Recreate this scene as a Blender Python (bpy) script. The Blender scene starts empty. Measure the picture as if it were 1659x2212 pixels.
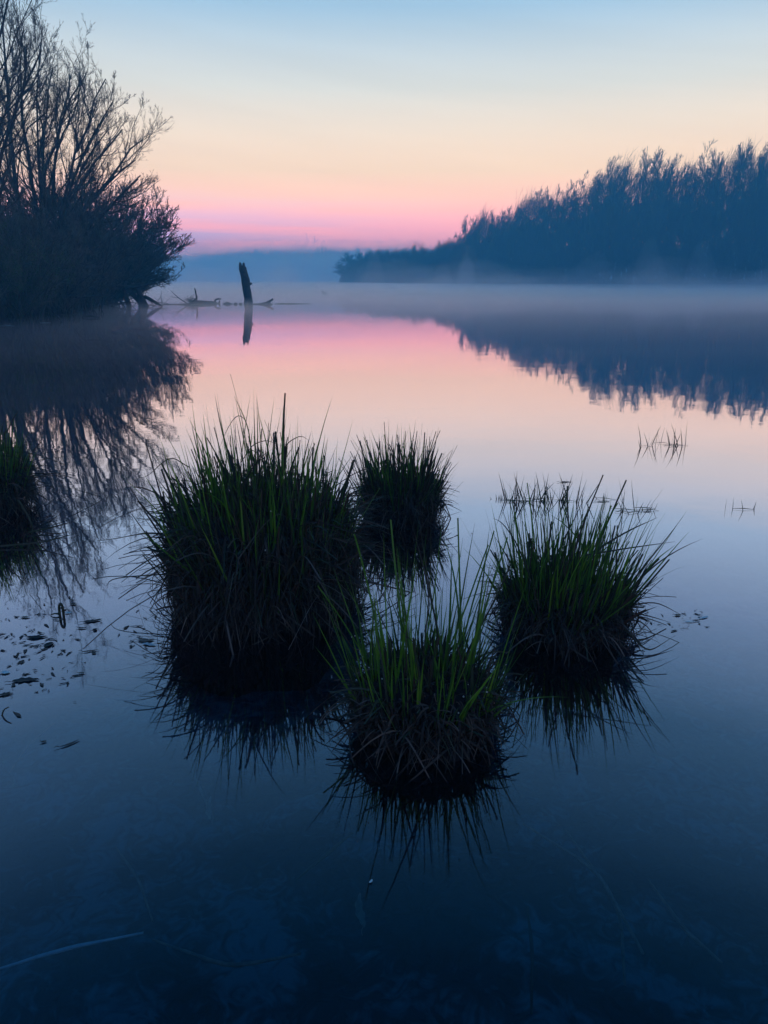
import bpy, math, random
import numpy as np
from mathutils import Vector, noise

RNG = np.random.default_rng(7)
random.seed(7)
C = bpy.data.collections.new("lake")
sc = bpy.context.scene
sc.collection.children.link(C)

# ------------------------------------------------------------------ camera
CAM_H = 1.3
PITCH = math.radians(16.88)
cam_d = bpy.data.cameras.new("camera")
cam_d.sensor_fit = 'VERTICAL'
cam_d.sensor_height = 36.0
cam_d.lens = 27.0
cam_d.clip_start = 0.05
cam_d.clip_end = 5000
cam = bpy.data.objects.new("camera", cam_d)
cam.location = (0, 0, CAM_H)
cam.rotation_euler = (math.radians(90) - PITCH, 0, 0)
sc.collection.objects.link(cam)
sc.camera = cam

# ------------------------------------------------------------------ world: dawn sky before sunrise
world = bpy.data.worlds.new("World")
sc.world = world
world.use_nodes = True
wn, wl = world.node_tree.nodes, world.node_tree.links
for n in list(wn):
    wn.remove(n)


def s2l(r, g, b):
    f = lambda c: ((c / 255.0 + 0.055) / 1.055) ** 2.4 if c > 10 else c / 255.0 / 12.92
    return (f(r), f(g), f(b), 1.0)


def ramp_node(nodes, stops, interp='LINEAR'):
    n = nodes.new('ShaderNodeValToRGB')
    n.color_ramp.interpolation = interp
    el = n.color_ramp.elements
    while len(el) > 1:
        el.remove(el[-1])
    el[0].position, el[0].color = stops[0]
    for p, c in stops[1:]:
        e = el.new(p)
        e.color = c
    return n


def math_node(nodes, links, op, a, b=None, clamp=False):
    n = nodes.new('ShaderNodeMath')
    n.operation = op
    n.use_clamp = clamp
    for i, v in enumerate((a, b)):
        if v is None:
            continue
        if isinstance(v, (int, float)):
            n.inputs[i].default_value = v
        else:
            links.new(v, n.inputs[i])
    return n.outputs[0]


tc = wn.new('ShaderNodeTexCoord')
sep = wn.new('ShaderNodeSeparateXYZ')
wl.new(tc.outputs['Generated'], sep.inputs[0])
M = lambda op, a, b=None, clamp=False: math_node(wn, wl, op, a, b, clamp)
elev = M('DIVIDE', M('ARCSINE', sep.outputs['Z']), math.pi / 2)      # -1..1, 1 = zenith
azim = M('DIVIDE', M('ARCTAN2', sep.outputs['X'], sep.outputs['Y']), math.pi)   # 0 ahead, + to the right
D = lambda deg: deg / 90.0
def sk(r, g, b, k=1.0):
    c = s2l(r, g, b)
    return (c[0] * k, c[1] * k, c[2] * k, 1.0)


ahead = ramp_node(wn, [
    (D(0.0), sk(255, 134, 112, 9.0)),
    (D(2.2), sk(255, 140, 118, 6.8)),
    (D(3.6), sk(255, 154, 132, 4.5)),
    (D(5.2), sk(255, 188, 146, 2.9)),
    (D(7.0), sk(255, 212, 164, 2.0)),
    (D(9.5), sk(252, 226, 192, 1.6)),
    (D(12.0), sk(232, 228, 212, 1.36)),
    (D(16.5), sk(174, 206, 226, 1.2)),
    (D(22.0), sk(148, 184, 218, 1.06)),
    (D(30.0), sk(100, 162, 210, 1.0)),
    (D(45.0), sk(36, 128, 192, 1.0)),
    (D(89.0), sk(24, 112, 182, 1.0)),
])
wl.new(elev, ahead.inputs[0])
behind = ramp_node(wn, [
    (D(0.0), s2l(160, 176, 216)),
    (D(8.0), s2l(166, 180, 220)),
    (D(20.0), s2l(146, 172, 218)),
    (D(45.0), s2l(56, 118, 208)),
    (D(89.0), s2l(44, 108, 200)),
])
wl.new(elev, behind.inputs[0])
# the glow fades round the horizon, away from the place where the sun will rise
az_abs = M('ABSOLUTE', M('SUBTRACT', azim, 0.06))
mr = wn.new('ShaderNodeMapRange')
mr.interpolation_type = 'SMOOTHSTEP'
mr.inputs['From Min'].default_value = 0.10
mr.inputs['From Max'].default_value = 0.75
wl.new(az_abs, mr.inputs['Value'])
mix1 = wn.new('ShaderNodeMix')
mix1.data_type = 'RGBA'
wl.new(mr.outputs[0], mix1.inputs['Factor'])
wl.new(ahead.outputs[0], mix1.inputs['A'])
wl.new(behind.outputs[0], mix1.inputs['B'])
# thin lilac cloud bank low on the left
comb = wn.new('ShaderNodeCombineXYZ')
wl.new(M('MULTIPLY', azim, 9.0), comb.inputs[0])
wl.new(M('MULTIPLY', elev, 85.0), comb.inputs[1])
nz = wn.new('ShaderNodeTexNoise')
nz.inputs['Scale'].default_value = 1.0
nz.inputs['Detail'].default_value = 4.0
wl.new(comb.outputs[0], nz.inputs['Vector'])
low = ramp_node(wn, [(0.0, (1, 1, 1, 1)), (D(1.8), (1, 1, 1, 1)), (D(6.4), (0, 0, 0, 1))], 'EASE')
wl.new(elev, low.inputs[0])
leftm = wn.new('ShaderNodeMapRange')
leftm.interpolation_type = 'SMOOTHSTEP'
leftm.inputs['From Min'].default_value = 0.05
leftm.inputs['From Max'].default_value = -0.10
leftm.inputs['To Min'].default_value = 0.12
leftm.inputs['To Max'].default_value = 1.0
wl.new(azim, leftm.inputs['Value'])
nr = wn.new('ShaderNodeMapRange')
nr.interpolation_type = 'SMOOTHSTEP'
nr.inputs['From Min'].default_value = 0.30
nr.inputs['From Max'].default_value = 0.60
wl.new(nz.outputs['Fac'], nr.inputs['Value'])
cm = M('MULTIPLY', M('MULTIPLY', low.outputs[0], leftm.outputs[0]), nr.outputs[0])
mix2 = wn.new('ShaderNodeMix')
mix2.data_type = 'RGBA'
mix2.inputs['B'].default_value = sk(206, 178, 214, 3.4)
wl.new(M('MULTIPLY', cm, 0.9), mix2.inputs['Factor'])
wl.new(mix1.outputs['Result'], mix2.inputs['A'])
# very faint streaks of high haze
nz2 = wn.new('ShaderNodeTexNoise')
nz2.inputs['Scale'].default_value = .8
nz2.inputs['Detail'].default_value = 5.0
comb2 = wn.new('ShaderNodeCombineXYZ')
wl.new(M('MULTIPLY', azim, 7.0), comb2.inputs[0])
wl.new(M('ADD', M('MULTIPLY', elev, 38.0), M('MULTIPLY', azim, 9.0)), comb2.inputs[1])
wl.new(comb2.outputs[0], nz2.inputs['Vector'])
hz = wn.new('ShaderNodeMapRange')
hz.inputs['From Min'].default_value = .25
hz.inputs['From Max'].default_value = .75
hz.inputs['To Min'].default_value = .945
hz.inputs['To Max'].default_value = 1.045
wl.new(nz2.outputs['Fac'], hz.inputs['Value'])
bg = wn.new('ShaderNodeBackground')
wl.new(hz.outputs[0], bg.inputs['Strength'])
bg.inputs['Strength'].default_value = 1.0
wl.new(mix2.outputs['Result'], bg.inputs['Color'])
wo = wn.new('ShaderNodeOutputWorld')
wl.new(bg.outputs[0], wo.inputs['Surface'])

sc.view_settings.view_transform = 'Standard'
sc.view_settings.look = 'None'
sc.view_settings.gamma = 1.0
sc.view_settings.exposure = 0.0
sc.view_settings.use_curve_mapping = False
sc.render.engine = 'CYCLES'
sc.cycles.use_denoising = True
sc.cycles.max_bounces = 8
sc.cycles.transparent_max_bounces = 8
sc.cycles.volume_bounces = 4
sc.cycles.caustics_reflective = False
sc.cycles.caustics_refractive = False


# ------------------------------------------------------------------ helpers
def ray(dx, dy):
    u, v = (dx - 829.5) / 1659.0, (1106.0 - dy) / 1659.0
    return u, math.cos(PITCH) + v * math.sin(PITCH), -math.sin(PITCH) + v * math.cos(PITCH)


def on_plane(dx, dy, z=0.0):
    a, b, c = ray(dx, dy)
    t = (z - CAM_H) / c
    return Vector((a * t, b * t, z))


def at_depth(dx, dy, y):
    a, b, c = ray(dx, dy)
    t = y / b
    return Vector((a * t, y, CAM_H + c * t))


def tag(o, label=None, cat=None, group=None, kind=None):
    if label: o['label'] = label
    if cat: o['category'] = cat
    if group: o['group'] = group
    if kind: o['kind'] = kind
    return o


def empty(name, loc, rz=0.0):
    o = bpy.data.objects.new(name, None)
    C.objects.link(o)
    o.location = loc
    o.rotation_euler[2] = rz
    o.empty_display_size = 0.1
    return o


def link_mesh(name, me, parent=None, loc=(0, 0, 0)):
    o = bpy.data.objects.new(name, me)
    C.objects.link(o)
    o.location = loc
    o.parent = parent
    return o


def mesh_np(name, verts, faces, mat, smooth=True):
    """verts (V,3) array, faces list of (F,k) int arrays"""
    me = bpy.data.meshes.new(name)
    verts = np.asarray(verts, dtype=np.float32)
    me.vertices.add(len(verts))
    me.vertices.foreach_set('co', verts.ravel())
    idx = np.concatenate([f.ravel() for f in faces]).astype(np.int32)
    tot = np.concatenate([np.full(len(f), f.shape[1], dtype=np.int32) for f in faces])
    start = np.concatenate([[0], np.cumsum(tot)[:-1]]).astype(np.int32)
    me.loops.add(len(idx))
    me.loops.foreach_set('vertex_index', idx)
    me.polygons.add(len(tot))
    me.polygons.foreach_set('loop_start', start)
    me.polygons.foreach_set('loop_total', tot)
    me.polygons.foreach_set('use_smooth', np.full(len(tot), smooth))
    me.update(calc_edges=True)
    me.materials.append(mat)
    return me


def norm(a):
    return a / np.maximum(np.linalg.norm(a, axis=-1, keepdims=True), 1e-9)


class Batch:
    def __init__(self):
        self.v, self.f, self.n = [], [], 0

    def add(self, v, fs):
        v = v.reshape(-1, 3)
        self.v.append(v)
        for f in fs:
            self.f.append(f + self.n)
        self.n += len(v)

    def tubes(self, P, R, sides=3, cap=False):
        """P (N,K,3), R (N,K)"""
        N, K, _ = P.shape
        T = norm(np.gradient(P, axis=1))
        ref = np.zeros((N, 1, 3)); ref[..., 0] = 1.0
        alt = np.zeros((N, 1, 3)); alt[..., 1] = 1.0
        m = (np.abs(T[:, :1, 0:1]) > 0.8)
        ref = np.where(m, alt, ref)
        A = norm(np.cross(T, np.broadcast_to(ref, T.shape)))
        B = np.cross(T, A)
        ang = np.arange(sides) * 2 * math.pi / sides
        V = (P[:, :, None, :] + R[:, :, None, None] *
             (A[:, :, None, :] * np.cos(ang)[None, None, :, None] + B[:, :, None, :] * np.sin(ang)[None, None, :, None]))
        i = np.arange(N)[:, None, None] * K * sides
        k = np.arange(K - 1)[None, :, None] * sides
        s = np.arange(sides)[None, None, :]
        s2 = (s + 1) % sides
        q = np.stack([i + k + s, i + k + s2, i + k + sides + s2, i + k + sides + s], axis=-1).reshape(-1, 4)
        fs = [q]
        if cap:
            c0 = (np.arange(N)[:, None] * K * sides + np.arange(sides)[None, ::-1])
            c1 = (np.arange(N)[:, None] * K * sides + (K - 1) * sides + np.arange(sides)[None, :])
            fs += [c0, c1]
        self.add(V, fs)

    def ribbons(self, P, W, side, fold=0.35):
        """P (N,K,3) centre lines, W (N,K) half widths, side (N,3): V-folded blades"""
        N, K, _ = P.shape
        T = norm(np.gradient(P, axis=1))
        S = norm(side[:, None, :] - T * np.sum(side[:, None, :] * T, axis=-1, keepdims=True))
        Nn = np.cross(T, S)
        V = np.stack([P - S * W[..., None], P + Nn * (W * fold)[..., None], P + S * W[..., None]], axis=2)
        i = np.arange(N)[:, None, None] * K * 3
        k = np.arange(K - 1)[None, :, None] * 3
        s = np.arange(2)[None, None, :]
        q = np.stack([i + k + s, i + k + s + 1, i + k + 3 + s + 1, i + k + 3 + s], axis=-1).reshape(-1, 4)
        self.add(V, [q])

    def mesh(self, name, mat, smooth=True):
        by = {}
        for f in self.f:
            by.setdefault(f.shape[1], []).append(f)
        return mesh_np(name, np.concatenate(self.v), [np.concatenate(x) for x in by.values()], mat, smooth)

    def build(self, name, mat, parent=None, loc=(0, 0, 0), smooth=True):
        return link_mesh(name, self.mesh(name, mat, smooth), parent, loc)


# ------------------------------------------------------------------ materials
def material(name):
    m = bpy.data.materials.new(name)
    m.use_nodes = True
    nt = m.node_tree
    for n in list(nt.nodes):
        nt.nodes.remove(n)
    out = nt.nodes.new('ShaderNodeOutputMaterial')
    return m, nt.nodes, nt.links, out


def varied(name, c1, c2, rough=0.8, scale=6.0, island=False, trans=0.0, bump=0.0, stops=None, spec=0.3):
    m, N, L, out = material(name)
    p = N.new('ShaderNodeBsdfPrincipled')
    p.inputs['Roughness'].default_value = rough
    p.inputs['Specular IOR Level'].default_value = spec
    t = N.new('ShaderNodeTexCoord')
    nz = N.new('ShaderNodeTexNoise')
    nz.inputs['Scale'].default_value = scale
    nz.inputs['Detail'].default_value = 5.0
    L.new(t.outputs['Object'], nz.inputs['Vector'])
    if island:
        g = N.new('ShaderNodeNewGeometry')
        a = math_node(N, L, 'MULTIPLY', g.outputs['Random Per Island'], 0.8)
        b = math_node(N, L, 'MULTIPLY', math_node(N, L, 'SUBTRACT', nz.outputs['Fac'], 0.3), 0.5)
        fac = math_node(N, L, 'ADD', a, b, clamp=True)
    else:
        r0 = N.new('ShaderNodeMapRange')
        r0.inputs['From Min'].default_value = 0.3
        r0.inputs['From Max'].default_value = 0.7
        L.new(nz.outputs['Fac'], r0.inputs['Value'])
        fac = r0.outputs[0]
    r = ramp_node(N, stops if stops else [(0.0, c1 + (1,)), (1.0, c2 + (1,))])
    L.new(fac, r.inputs[0])
    L.new(r.outputs[0], p.inputs['Base Color'])
    if bump:
        bp = N.new('ShaderNodeBump')
        bp.inputs['Strength'].default_value = bump
        bp.inputs['Distance'].default_value = 0.02
        L.new(nz.outputs['Fac'], bp.inputs['Height'])
        L.new(bp.outputs[0], p.inputs['Normal'])
    if trans:
        tr = N.new('ShaderNodeBsdfTranslucent')
        L.new(r.outputs[0], tr.inputs['Color'])
        mx = N.new('ShaderNodeMixShader')
        mx.inputs[0].default_value = trans
        L.new(p.outputs[0], mx.inputs[1])
        L.new(tr.outputs[0], mx.inputs[2])
        L.new(mx.outputs[0], out.inputs['Surface'])
    else:
        L.new(p.outputs[0], out.inputs['Surface'])
    return m


M_bark = varied('bark', (.035, .032, .028), (.075, .068, .058), .9, 3.0, bump=.4)
M_twig = varied('twig', (.050, .050, .040), (.170, .155, .120), .85, 2.0, island=True)
M_farwood = varied('far_wood', (.020, .022, .022), (.050, .050, .046), .9, .4, island=True)
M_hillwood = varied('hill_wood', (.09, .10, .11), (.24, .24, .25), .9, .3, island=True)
M_deadwood = varied('dead_wood', (.030, .026, .024), (.085, .075, .068), .9, 9.0, bump=.7)
M_leaf_spring = varied('spring_leaf', (.030, .060, .012), (.075, .120, .025), .6, 3.0, island=True, trans=.35)
M_green = varied('sedge_green', None, None, .45, 9.0, island=True, trans=.35, spec=.4, stops=[
    (0.0, (.018, .050, .010, 1)), (0.45, (.045, .130, .012, 1)), (0.8, (.11, .25, .018, 1)), (1.0, (.20, .28, .030, 1))])
M_dark = varied('sedge_dark', None, None, .55, 9.0, island=True, spec=.3, stops=[
    (0.0, (.012, .022, .012, 1)), (0.5, (.026, .040, .018, 1)), (0.8, (.055, .035, .022, 1)), (1.0, (.090, .040, .028, 1))])
M_dead = varied('sedge_dead', None, None, .75, 9.0, island=True, trans=.15, stops=[
    (0.0, (.014, .013, .010, 1)), (0.6, (.045, .038, .028, 1)), (1.0, (.150, .125, .095, 1))])
M_thatch = varied('old_thatch', None, None, .8, 9.0, island=True, stops=[
    (0.0, (.006, .007, .005, 1)), (0.6, (.020, .018, .013, 1)), (1.0, (.070, .058, .042, 1))])
M_peat = varied('peat', (.003, .003, .0025), (.009, .008, .006), .95, 22.0, bump=1.0)
M_speck = varied('pale_bud', (.30, .33, .24), (.50, .48, .40), .3, 5.0)
M_mud = varied('shore_mud', (.025, .024, .022), (.060, .055, .048), .8, 1.5, bump=.6)
M_leaf_brown = varied('fallen_leaf', (.08, .06, .045), (.26, .18, .12), .6, 30.0, bump=.3)
M_leaf_dark = varied('wet_leaf', (.012, .014, .012), (.040, .036, .030), .6, 30.0, bump=.3)
M_leaf_pale = varied('pale_leaf', (.35, .42, .38), (.55, .60, .55), .5, 30.0, bump=.2)
M_bird = varied('plumage', (.020, .020, .022), (.050, .045, .042), .8, 12.0)
M_hill = varied('hill_ground', (.025, .030, .022), (.045, .045, .034), .95, .05)

# lake bed: darker and paler silt and leaf litter, water's blue dimming painted in
mb, N, L, out = material('murky_lake_silt')
p = N.new('ShaderNodeBsdfPrincipled'); p.inputs['Roughness'].default_value = .9
t = N.new('ShaderNodeTexCoord')
n1 = N.new('ShaderNodeTexNoise'); n1.inputs['Scale'].default_value = 2.2; n1.inputs['Detail'].default_value = 8; n1.inputs['Distortion'].default_value = 1.5
n2 = N.new('ShaderNodeTexNoise'); n2.inputs['Scale'].default_value = 14; n2.inputs['Detail'].default_value = 6; n2.inputs['Distortion'].default_value = 2.0
L.new(t.outputs['Object'], n1.inputs['Vector']); L.new(t.outputs['Object'], n2.inputs['Vector'])
s = math_node(N, L, 'ADD', math_node(N, L, 'MULTIPLY', n1.outputs['Fac'], .6), math_node(N, L, 'MULTIPLY', n2.outputs['Fac'], .4))
r = ramp_node(N, [(.38, (.0004, .003, .004, 1)), (.5, (.003, .018, .024, 1)), (.60, (.026, .11, .12, 1))])  # teal cast stands in for light lost in the water above
L.new(s, r.inputs[0]); L.new(r.outputs[0], p.inputs['Base Color'])
bp = N.new('ShaderNodeBump'); bp.inputs['Distance'].default_value = .03; L.new(s, bp.inputs['Height']); L.new(bp.outputs[0], p.inputs['Normal'])
L.new(p.outputs[0], out.inputs['Surface'])
M_bed = mb

# water: mirror that gives way to a view of the bed as the eye looks more steeply down
mw, N, L, out = material('lake_water')
lw = N.new('ShaderNodeLayerWeight'); lw.inputs['Blend'].default_value = .5
g = lambda v: (v, v, v, 1)
r = ramp_node(N, [(0, g(.012)), (.20, g(.015)), (.26, g(.026)), (.357, g(.085)), (.5, g(.27)), (.609, g(.56)), (.708, g(.82)), (.826, g(.93)), (1, g(.985))])
t = N.new('ShaderNodeTexCoord')
mp = N.new('ShaderNodeMapping'); mp.inputs['Scale'].default_value = (1.0, 1.0, 1.0)
L.new(t.outputs['Object'], mp.inputs['Vector'])
n1 = N.new('ShaderNodeTexNoise'); n1.inputs['Scale'].default_value = 1.6; n1.inputs['Detail'].default_value = 3
n2 = N.new('ShaderNodeTexNoise'); n2.inputs['Scale'].default_value = 9.0; n2.inputs['Detail'].default_value = 2
L.new(mp.outputs[0], n1.inputs['Vector']); L.new(mp.outputs[0], n2.inputs['Vector'])
h = math_node(N, L, 'ADD', n1.outputs['Fac'], math_node(N, L, 'MULTIPLY', n2.outputs['Fac'], .12))
bp = N.new('ShaderNodeBump'); bp.inputs['Strength'].default_value = 1.0; bp.inputs['Distance'].default_value = .0013
L.new(h, bp.inputs['Height'])
L.new(lw.outputs['Facing'], r.inputs[0])
gl = N.new('ShaderNodeBsdfGlossy'); gl.inputs['Roughness'].default_value = .022
gl.inputs['Color'].default_value = (.98, .83, .88, 1)
L.new(bp.outputs[0], gl.inputs['Normal'])
tr = N.new('ShaderNodeBsdfTransparent'); tr.inputs['Color'].default_value = (.32, .52, .62, 1)
mx = N.new('ShaderNodeMixShader')
L.new(r.outputs[0], mx.inputs[0]); L.new(tr.outputs[0], mx.inputs[1]); L.new(gl.outputs[0], mx.inputs[2])
L.new(mx.outputs[0], out.inputs['Surface'])
M_water = mw


def volume_mat(name, density, color, aniso=.7):
    m, N, L, out = material(name)
    v = N.new('ShaderNodeVolumePrincipled')
    v.inputs['Density'].default_value = density
    v.inputs['Color'].default_value = color
    v.inputs['Anisotropy'].default_value = aniso
    L.new(v.outputs[0], out.inputs['Volume'])
    return m


M_haze = volume_mat('haze_air', .0034, (.16, .72, 1.0, 1), .45)
M_mist = volume_mat('mist_air', .019, (1.0, .93, .85, 1))


# ------------------------------------------------------------------ the setting
def box_mesh(name, x0, x1, y0, y1, z0, z1, mat):
    v = np.array([(x, y, z) for z in (z0, z1) for y in (y0, y1) for x in (x0, x1)], dtype=float)
    f = np.array([(0, 2, 3, 1), (4, 5, 7, 6), (0, 1, 5, 4), (2, 6, 7, 3), (0, 4, 6, 2), (1, 3, 7, 5)])
    return mesh_np(name, v, [f], mat, False)


def grid(name, xs, ys, zf, mat):
    X, Y = np.meshgrid(xs, ys)
    Z = zf(X, Y)
    V = np.stack([X, Y, Z], -1).reshape(-1, 3)
    nx, ny = len(xs), len(ys)
    i = np.arange(nx - 1)[None, :] + np.arange(ny - 1)[:, None] * nx
    F = np.stack([i, i + 1, i + nx + 1, i + nx], -1).reshape(-1, 4)
    return tag(link_mesh(name, mesh_np(name, V, [F], mat)), kind='structure')


def vnoise(X, Y, s, seed=0.0):
    return np.array([noise.noise(Vector((x * s, y * s, seed))) for x, y in zip(X.ravel(), Y.ravel())]).reshape(X.shape)


grid('water', np.linspace(-700, 700, 2), np.linspace(-40, 1200, 2), lambda X, Y: X * 0, M_water)
grid('far_lake_bed', np.linspace(-720, 720, 2), np.linspace(-45, 1210, 2), lambda X, Y: X * 0 - .9, M_bed)
lake_bed = grid('lake_bed', np.linspace(-9, 9, 120), np.linspace(-2, 16, 120),
                lambda X, Y: -.24 + .05 * vnoise(X, Y, .9) + .03 * vnoise(X, Y, 3.1, 4.) - .68 * np.clip((np.maximum(np.abs(X) - 5, np.maximum(Y - 9, 0) * .6)) / 4, 0, 1), M_bed)


SHORE = [on_plane(a_, b_) for a_, b_ in ((-60, 716), (0, 703), (60, 696), (100, 692), (160, 683), (225, 669))]
_sy = [-20, 14] + [p_.y for p_ in SHORE] + [36, 40, 46, 60, 90]
_sx = [-13, -11.2] + [p_.x for p_ in SHORE] + [-12.8, -14.6, -17, -24, -40]


def shore_x(y):            # left waterline
    return np.interp(y, _sy, _sx)


grid('left_bank', np.linspace(0, 1, 36), np.linspace(0, 1, 90), lambda X, Y: X * 0, M_mud)
lb = C.objects['left_bank'].data
for v in lb.vertices:
    u, w = v.co.x, v.co.y
    y = -20 + 115 * w
    d = u * 40 - 1.2
    x = float(shore_x(y)) + .5 * noise.noise(Vector((y * .35, 0, 3))) - d
    z = -.18 + .10 * min(d + 1.2, 4) + .04 * max(d, 0) ** .8 + .06 * noise.noise(Vector((x, y, 0)))
    if u == 0: z = -.35
    v.co = (x, y, z)
lb.update()


def right_shore_y(x):
    return np.interp(x, [-14, -9, 5, 40, 75, 140, 320], [238, 226, 192, 152, 130, 110, 95])


grid('right_bank', np.linspace(0, 1, 60), np.linspace(0, 1, 14), lambda X, Y: X * 0, M_hill)
rb = C.objects['right_bank'].data
for v in rb.vertices:
    u, w = v.co.x, v.co.y
    x = -14.5 + 300 * u ** 1.3
    y = float(right_shore_y(x)) + w * 80 + .8 * noise.noise(Vector((x * .2, 0, 1)))
    v.co = (x, y, -.3 + 2.4 * min(w * 6, 1) * (1 if u > 0 else 0) * .3 + .9 * w)
rb.update()


def hill_top(x):
    return np.interp(x, [-420, -260, -150, -128, -105, -80, -40, 0, 60, 140, 300, 460], [15, 14, 14, 15, 18.5, 20.5, 21, 21, 21, 22, 21, 18])


grid('hills', np.linspace(-440, 460, 60), np.linspace(505, 640, 12),
     lambda X, Y: -.4 + np.clip((Y - 506) / 60, 0, 1) * hill_top(X) * .45 + .6 * vnoise(X, Y, .03), M_hill)

haze = link_mesh('haze', box_mesh('haze', -470, 470, -60, 660, -1.9, 30, M_haze))
tag(haze, 'blue morning haze over the lake', None, None, 'stuff')
for i, (zt, yf) in enumerate(((.09, 8), (.15, 13), (.22, 19), (.30, 27), (.38, 38), (.48, 55))):     # thinning upwards and towards the near shore
    o = link_mesh('mist', box_mesh('mist', -460 + i, 460 - i, yf, 650 - i, .004 + .003 * i, zt, M_mist))
    tag(o, 'low pale mist lying on the water', None, None, 'stuff')
o = link_mesh('mist', box_mesh('mist', -450, 450, 235, 500, .025, 12, volume_mat('far_mist_air', .0085, (.72, .92, 1.0, 1))))
tag(o, 'thicker pale mist in front of the far ridge', None, None, 'stuff')

wisps = []
for i in range(34):
    y_ = RNG.uniform(62, 138)
    a_ = RNG.uniform(-.30, .56)
    wisps.append((a_ * y_, y_, RNG.uniform(5, 16), RNG.uniform(4, 8), RNG.uniform(1.6, 4.6) * (y_ / 120), RNG.uniform(.004, .012)))
for i in range(26):
    y_ = RNG.uniform(75, 128)
    wisps.append((RNG.uniform(-.28, .56) * y_, y_, RNG.uniform(1.2, 4.5), RNG.uniform(2, 5), RNG.uniform(2.0, 6.5) * (y_ / 120), RNG.uniform(.010, .028)))
for i, (x_, y_, rx_, ry_, rz_, dn) in enumerate(wisps):
    nu, nv = 18, 9
    V = [(0, 0, rz_)] + [(rx_ * math.sin(p_) * math.cos(q_), ry_ * math.sin(p_) * math.sin(q_), rz_ * (math.cos(p_) ** 1.6)) for p_ in np.linspace(0, math.pi / 2, nv)[1:] for q_ in np.arange(nu) * 2 * math.pi / nu]
    k_ = np.arange(nv - 2)[:, None] * nu + 1; j_ = np.arange(nu)[None]; j2 = (j_ + 1) % nu
    Q = np.stack([k_ + j_, k_ + nu + j_, k_ + nu + j2, k_ + j2], -1).reshape(-1, 4)
    Tt = np.stack([np.zeros(nu, int), 1 + np.arange(nu), 1 + (np.arange(nu) + 1) % nu], -1)
    V = np.array(V)
    V[:, :2] *= 1 + .35 * np.array([noise.noise(Vector(v_) * .15 + Vector((i, 0, 0))) for v_ in V])[:, None]
    V[:, 2] *= 1 + .5 * np.array([noise.noise(Vector(v_) * .3 + Vector((i, 7, 0))) for v_ in V])
    o = link_mesh('mist_wisp', mesh_np('mist_wisp', V, [Q, Tt, (1 + (nv - 2) * nu + np.arange(nu))[None, ::-1]], volume_mat('wisp_air', dn, (1.0, .96, .95, 1))), None, (x_, y_, .021 + .0007 * i))
    tag(o, 'rising wisp of pale mist over the water', None, None, 'stuff')


# ------------------------------------------------------------------ masses of far wood (nobody could count these)
def stick_mass(b, xs, ys, z0, tops, n, length, rad, lean=.15, wob=.12, K=3):
    """n upright sprays of twigs whose tips stay below tops"""
    L_ = RNG.uniform(*length, n)
    zt = z0 + (tops - z0) * np.sqrt(RNG.uniform(.02, 1, n))
    zb = np.maximum(zt - L_, z0 - .3)
    dx, dy = RNG.normal(0, lean, (2, n)) * (zt - zb)
    t = np.linspace(0, 1, K)
    P = np.zeros((n, K, 3))
    P[..., 0] = xs[:, None] + dx[:, None] * t
    P[..., 1] = ys[:, None] + dy[:, None] * t
    P[..., 2] = zb[:, None] + (zt - zb)[:, None] * t
    P[:, 1:, :2] += RNG.normal(0, wob, (n, K - 1, 2))
    R = RNG.uniform(*rad, n)[:, None] * (1 - .75 * t)[None, :]
    b.tubes(P, R, 3)


b = Batch()
n = 15000
x = RNG.uniform(-430, 450, n); y = RNG.uniform(508, 575, n)
env = hill_top(x) + np.array([1.4 * noise.noise(Vector((q * .10, 0, 0))) + 1.6 * noise.noise(Vector((q * .45, 0, 2))) for q in x])
g0 = np.clip((y - 506) / 60, 0, 1) * hill_top(x) * .45
stick_mass(b, x, y, g0 * .9, env + .5, n, (3, 8), (.16, .5), .10, .4, 2)
n = 2600
x = RNG.uniform(-430, 450, n); y = RNG.uniform(515, 575, n)
stick_mass(b, x, y, hill_top(x) * .5, hill_top(x) + RNG.exponential(2.0, n) + .2, n, (4, 8), (.12, .25), .08, .3)
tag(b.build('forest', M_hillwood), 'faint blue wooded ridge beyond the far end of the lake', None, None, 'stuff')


# ------------------------------------------------------------------ growing trees
def grow(P, R, n, t0, t1, ang, lenf, K, up, wob, rr, tip=.35, droop=None, minr=.0, ends=0.0):
    N_, Kp, _ = P.shape
    idx = np.repeat(np.arange(N_), n)
    M_ = len(idx)
    t = RNG.uniform(t0, t1, M_)
    f = t * (Kp - 1)
    i0 = np.clip(f.astype(int), 0, Kp - 2)
    w = (f - i0)[:, None]
    base = P[idx, i0] * (1 - w) + P[idx, i0 + 1] * w
    tan = norm(P[idx, i0 + 1] - P[idx, i0])
    plen = np.linalg.norm(np.diff(P, axis=1), axis=-1).sum(1)[idx]
    rb_ = (R[idx, i0] * (1 - w[:, 0]) + R[idx, i0 + 1] * w[:, 0])
    rnd = norm(RNG.normal(size=(M_, 3)))
    perp = norm(rnd - tan * np.sum(rnd * tan, 1, keepdims=True))
    a = np.radians(RNG.normal(ang, ang * .25, M_))[:, None]
    d = tan * np.cos(a) + perp * np.sin(a)
    L_ = plen * lenf * (1 - .55 * t) * RNG.uniform(.55, 1.25, M_)
    step = (L_ / (K - 1))[:, None]
    out = np.zeros((M_, K, 3))
    out[:, 0] = base
    p = base.copy()
    upv = np.array([0, 0, 1.0])
    for k in range(1, K):
        d = norm(d + upv * up + RNG.normal(0, wob, (M_, 3)))
        p = p + d * step
        out[:, k] = p
    s = np.linspace(1, tip, K)
    Rn = np.maximum(rb_ * rr, minr)[:, None] * s[None, :]
    return out, Rn


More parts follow.
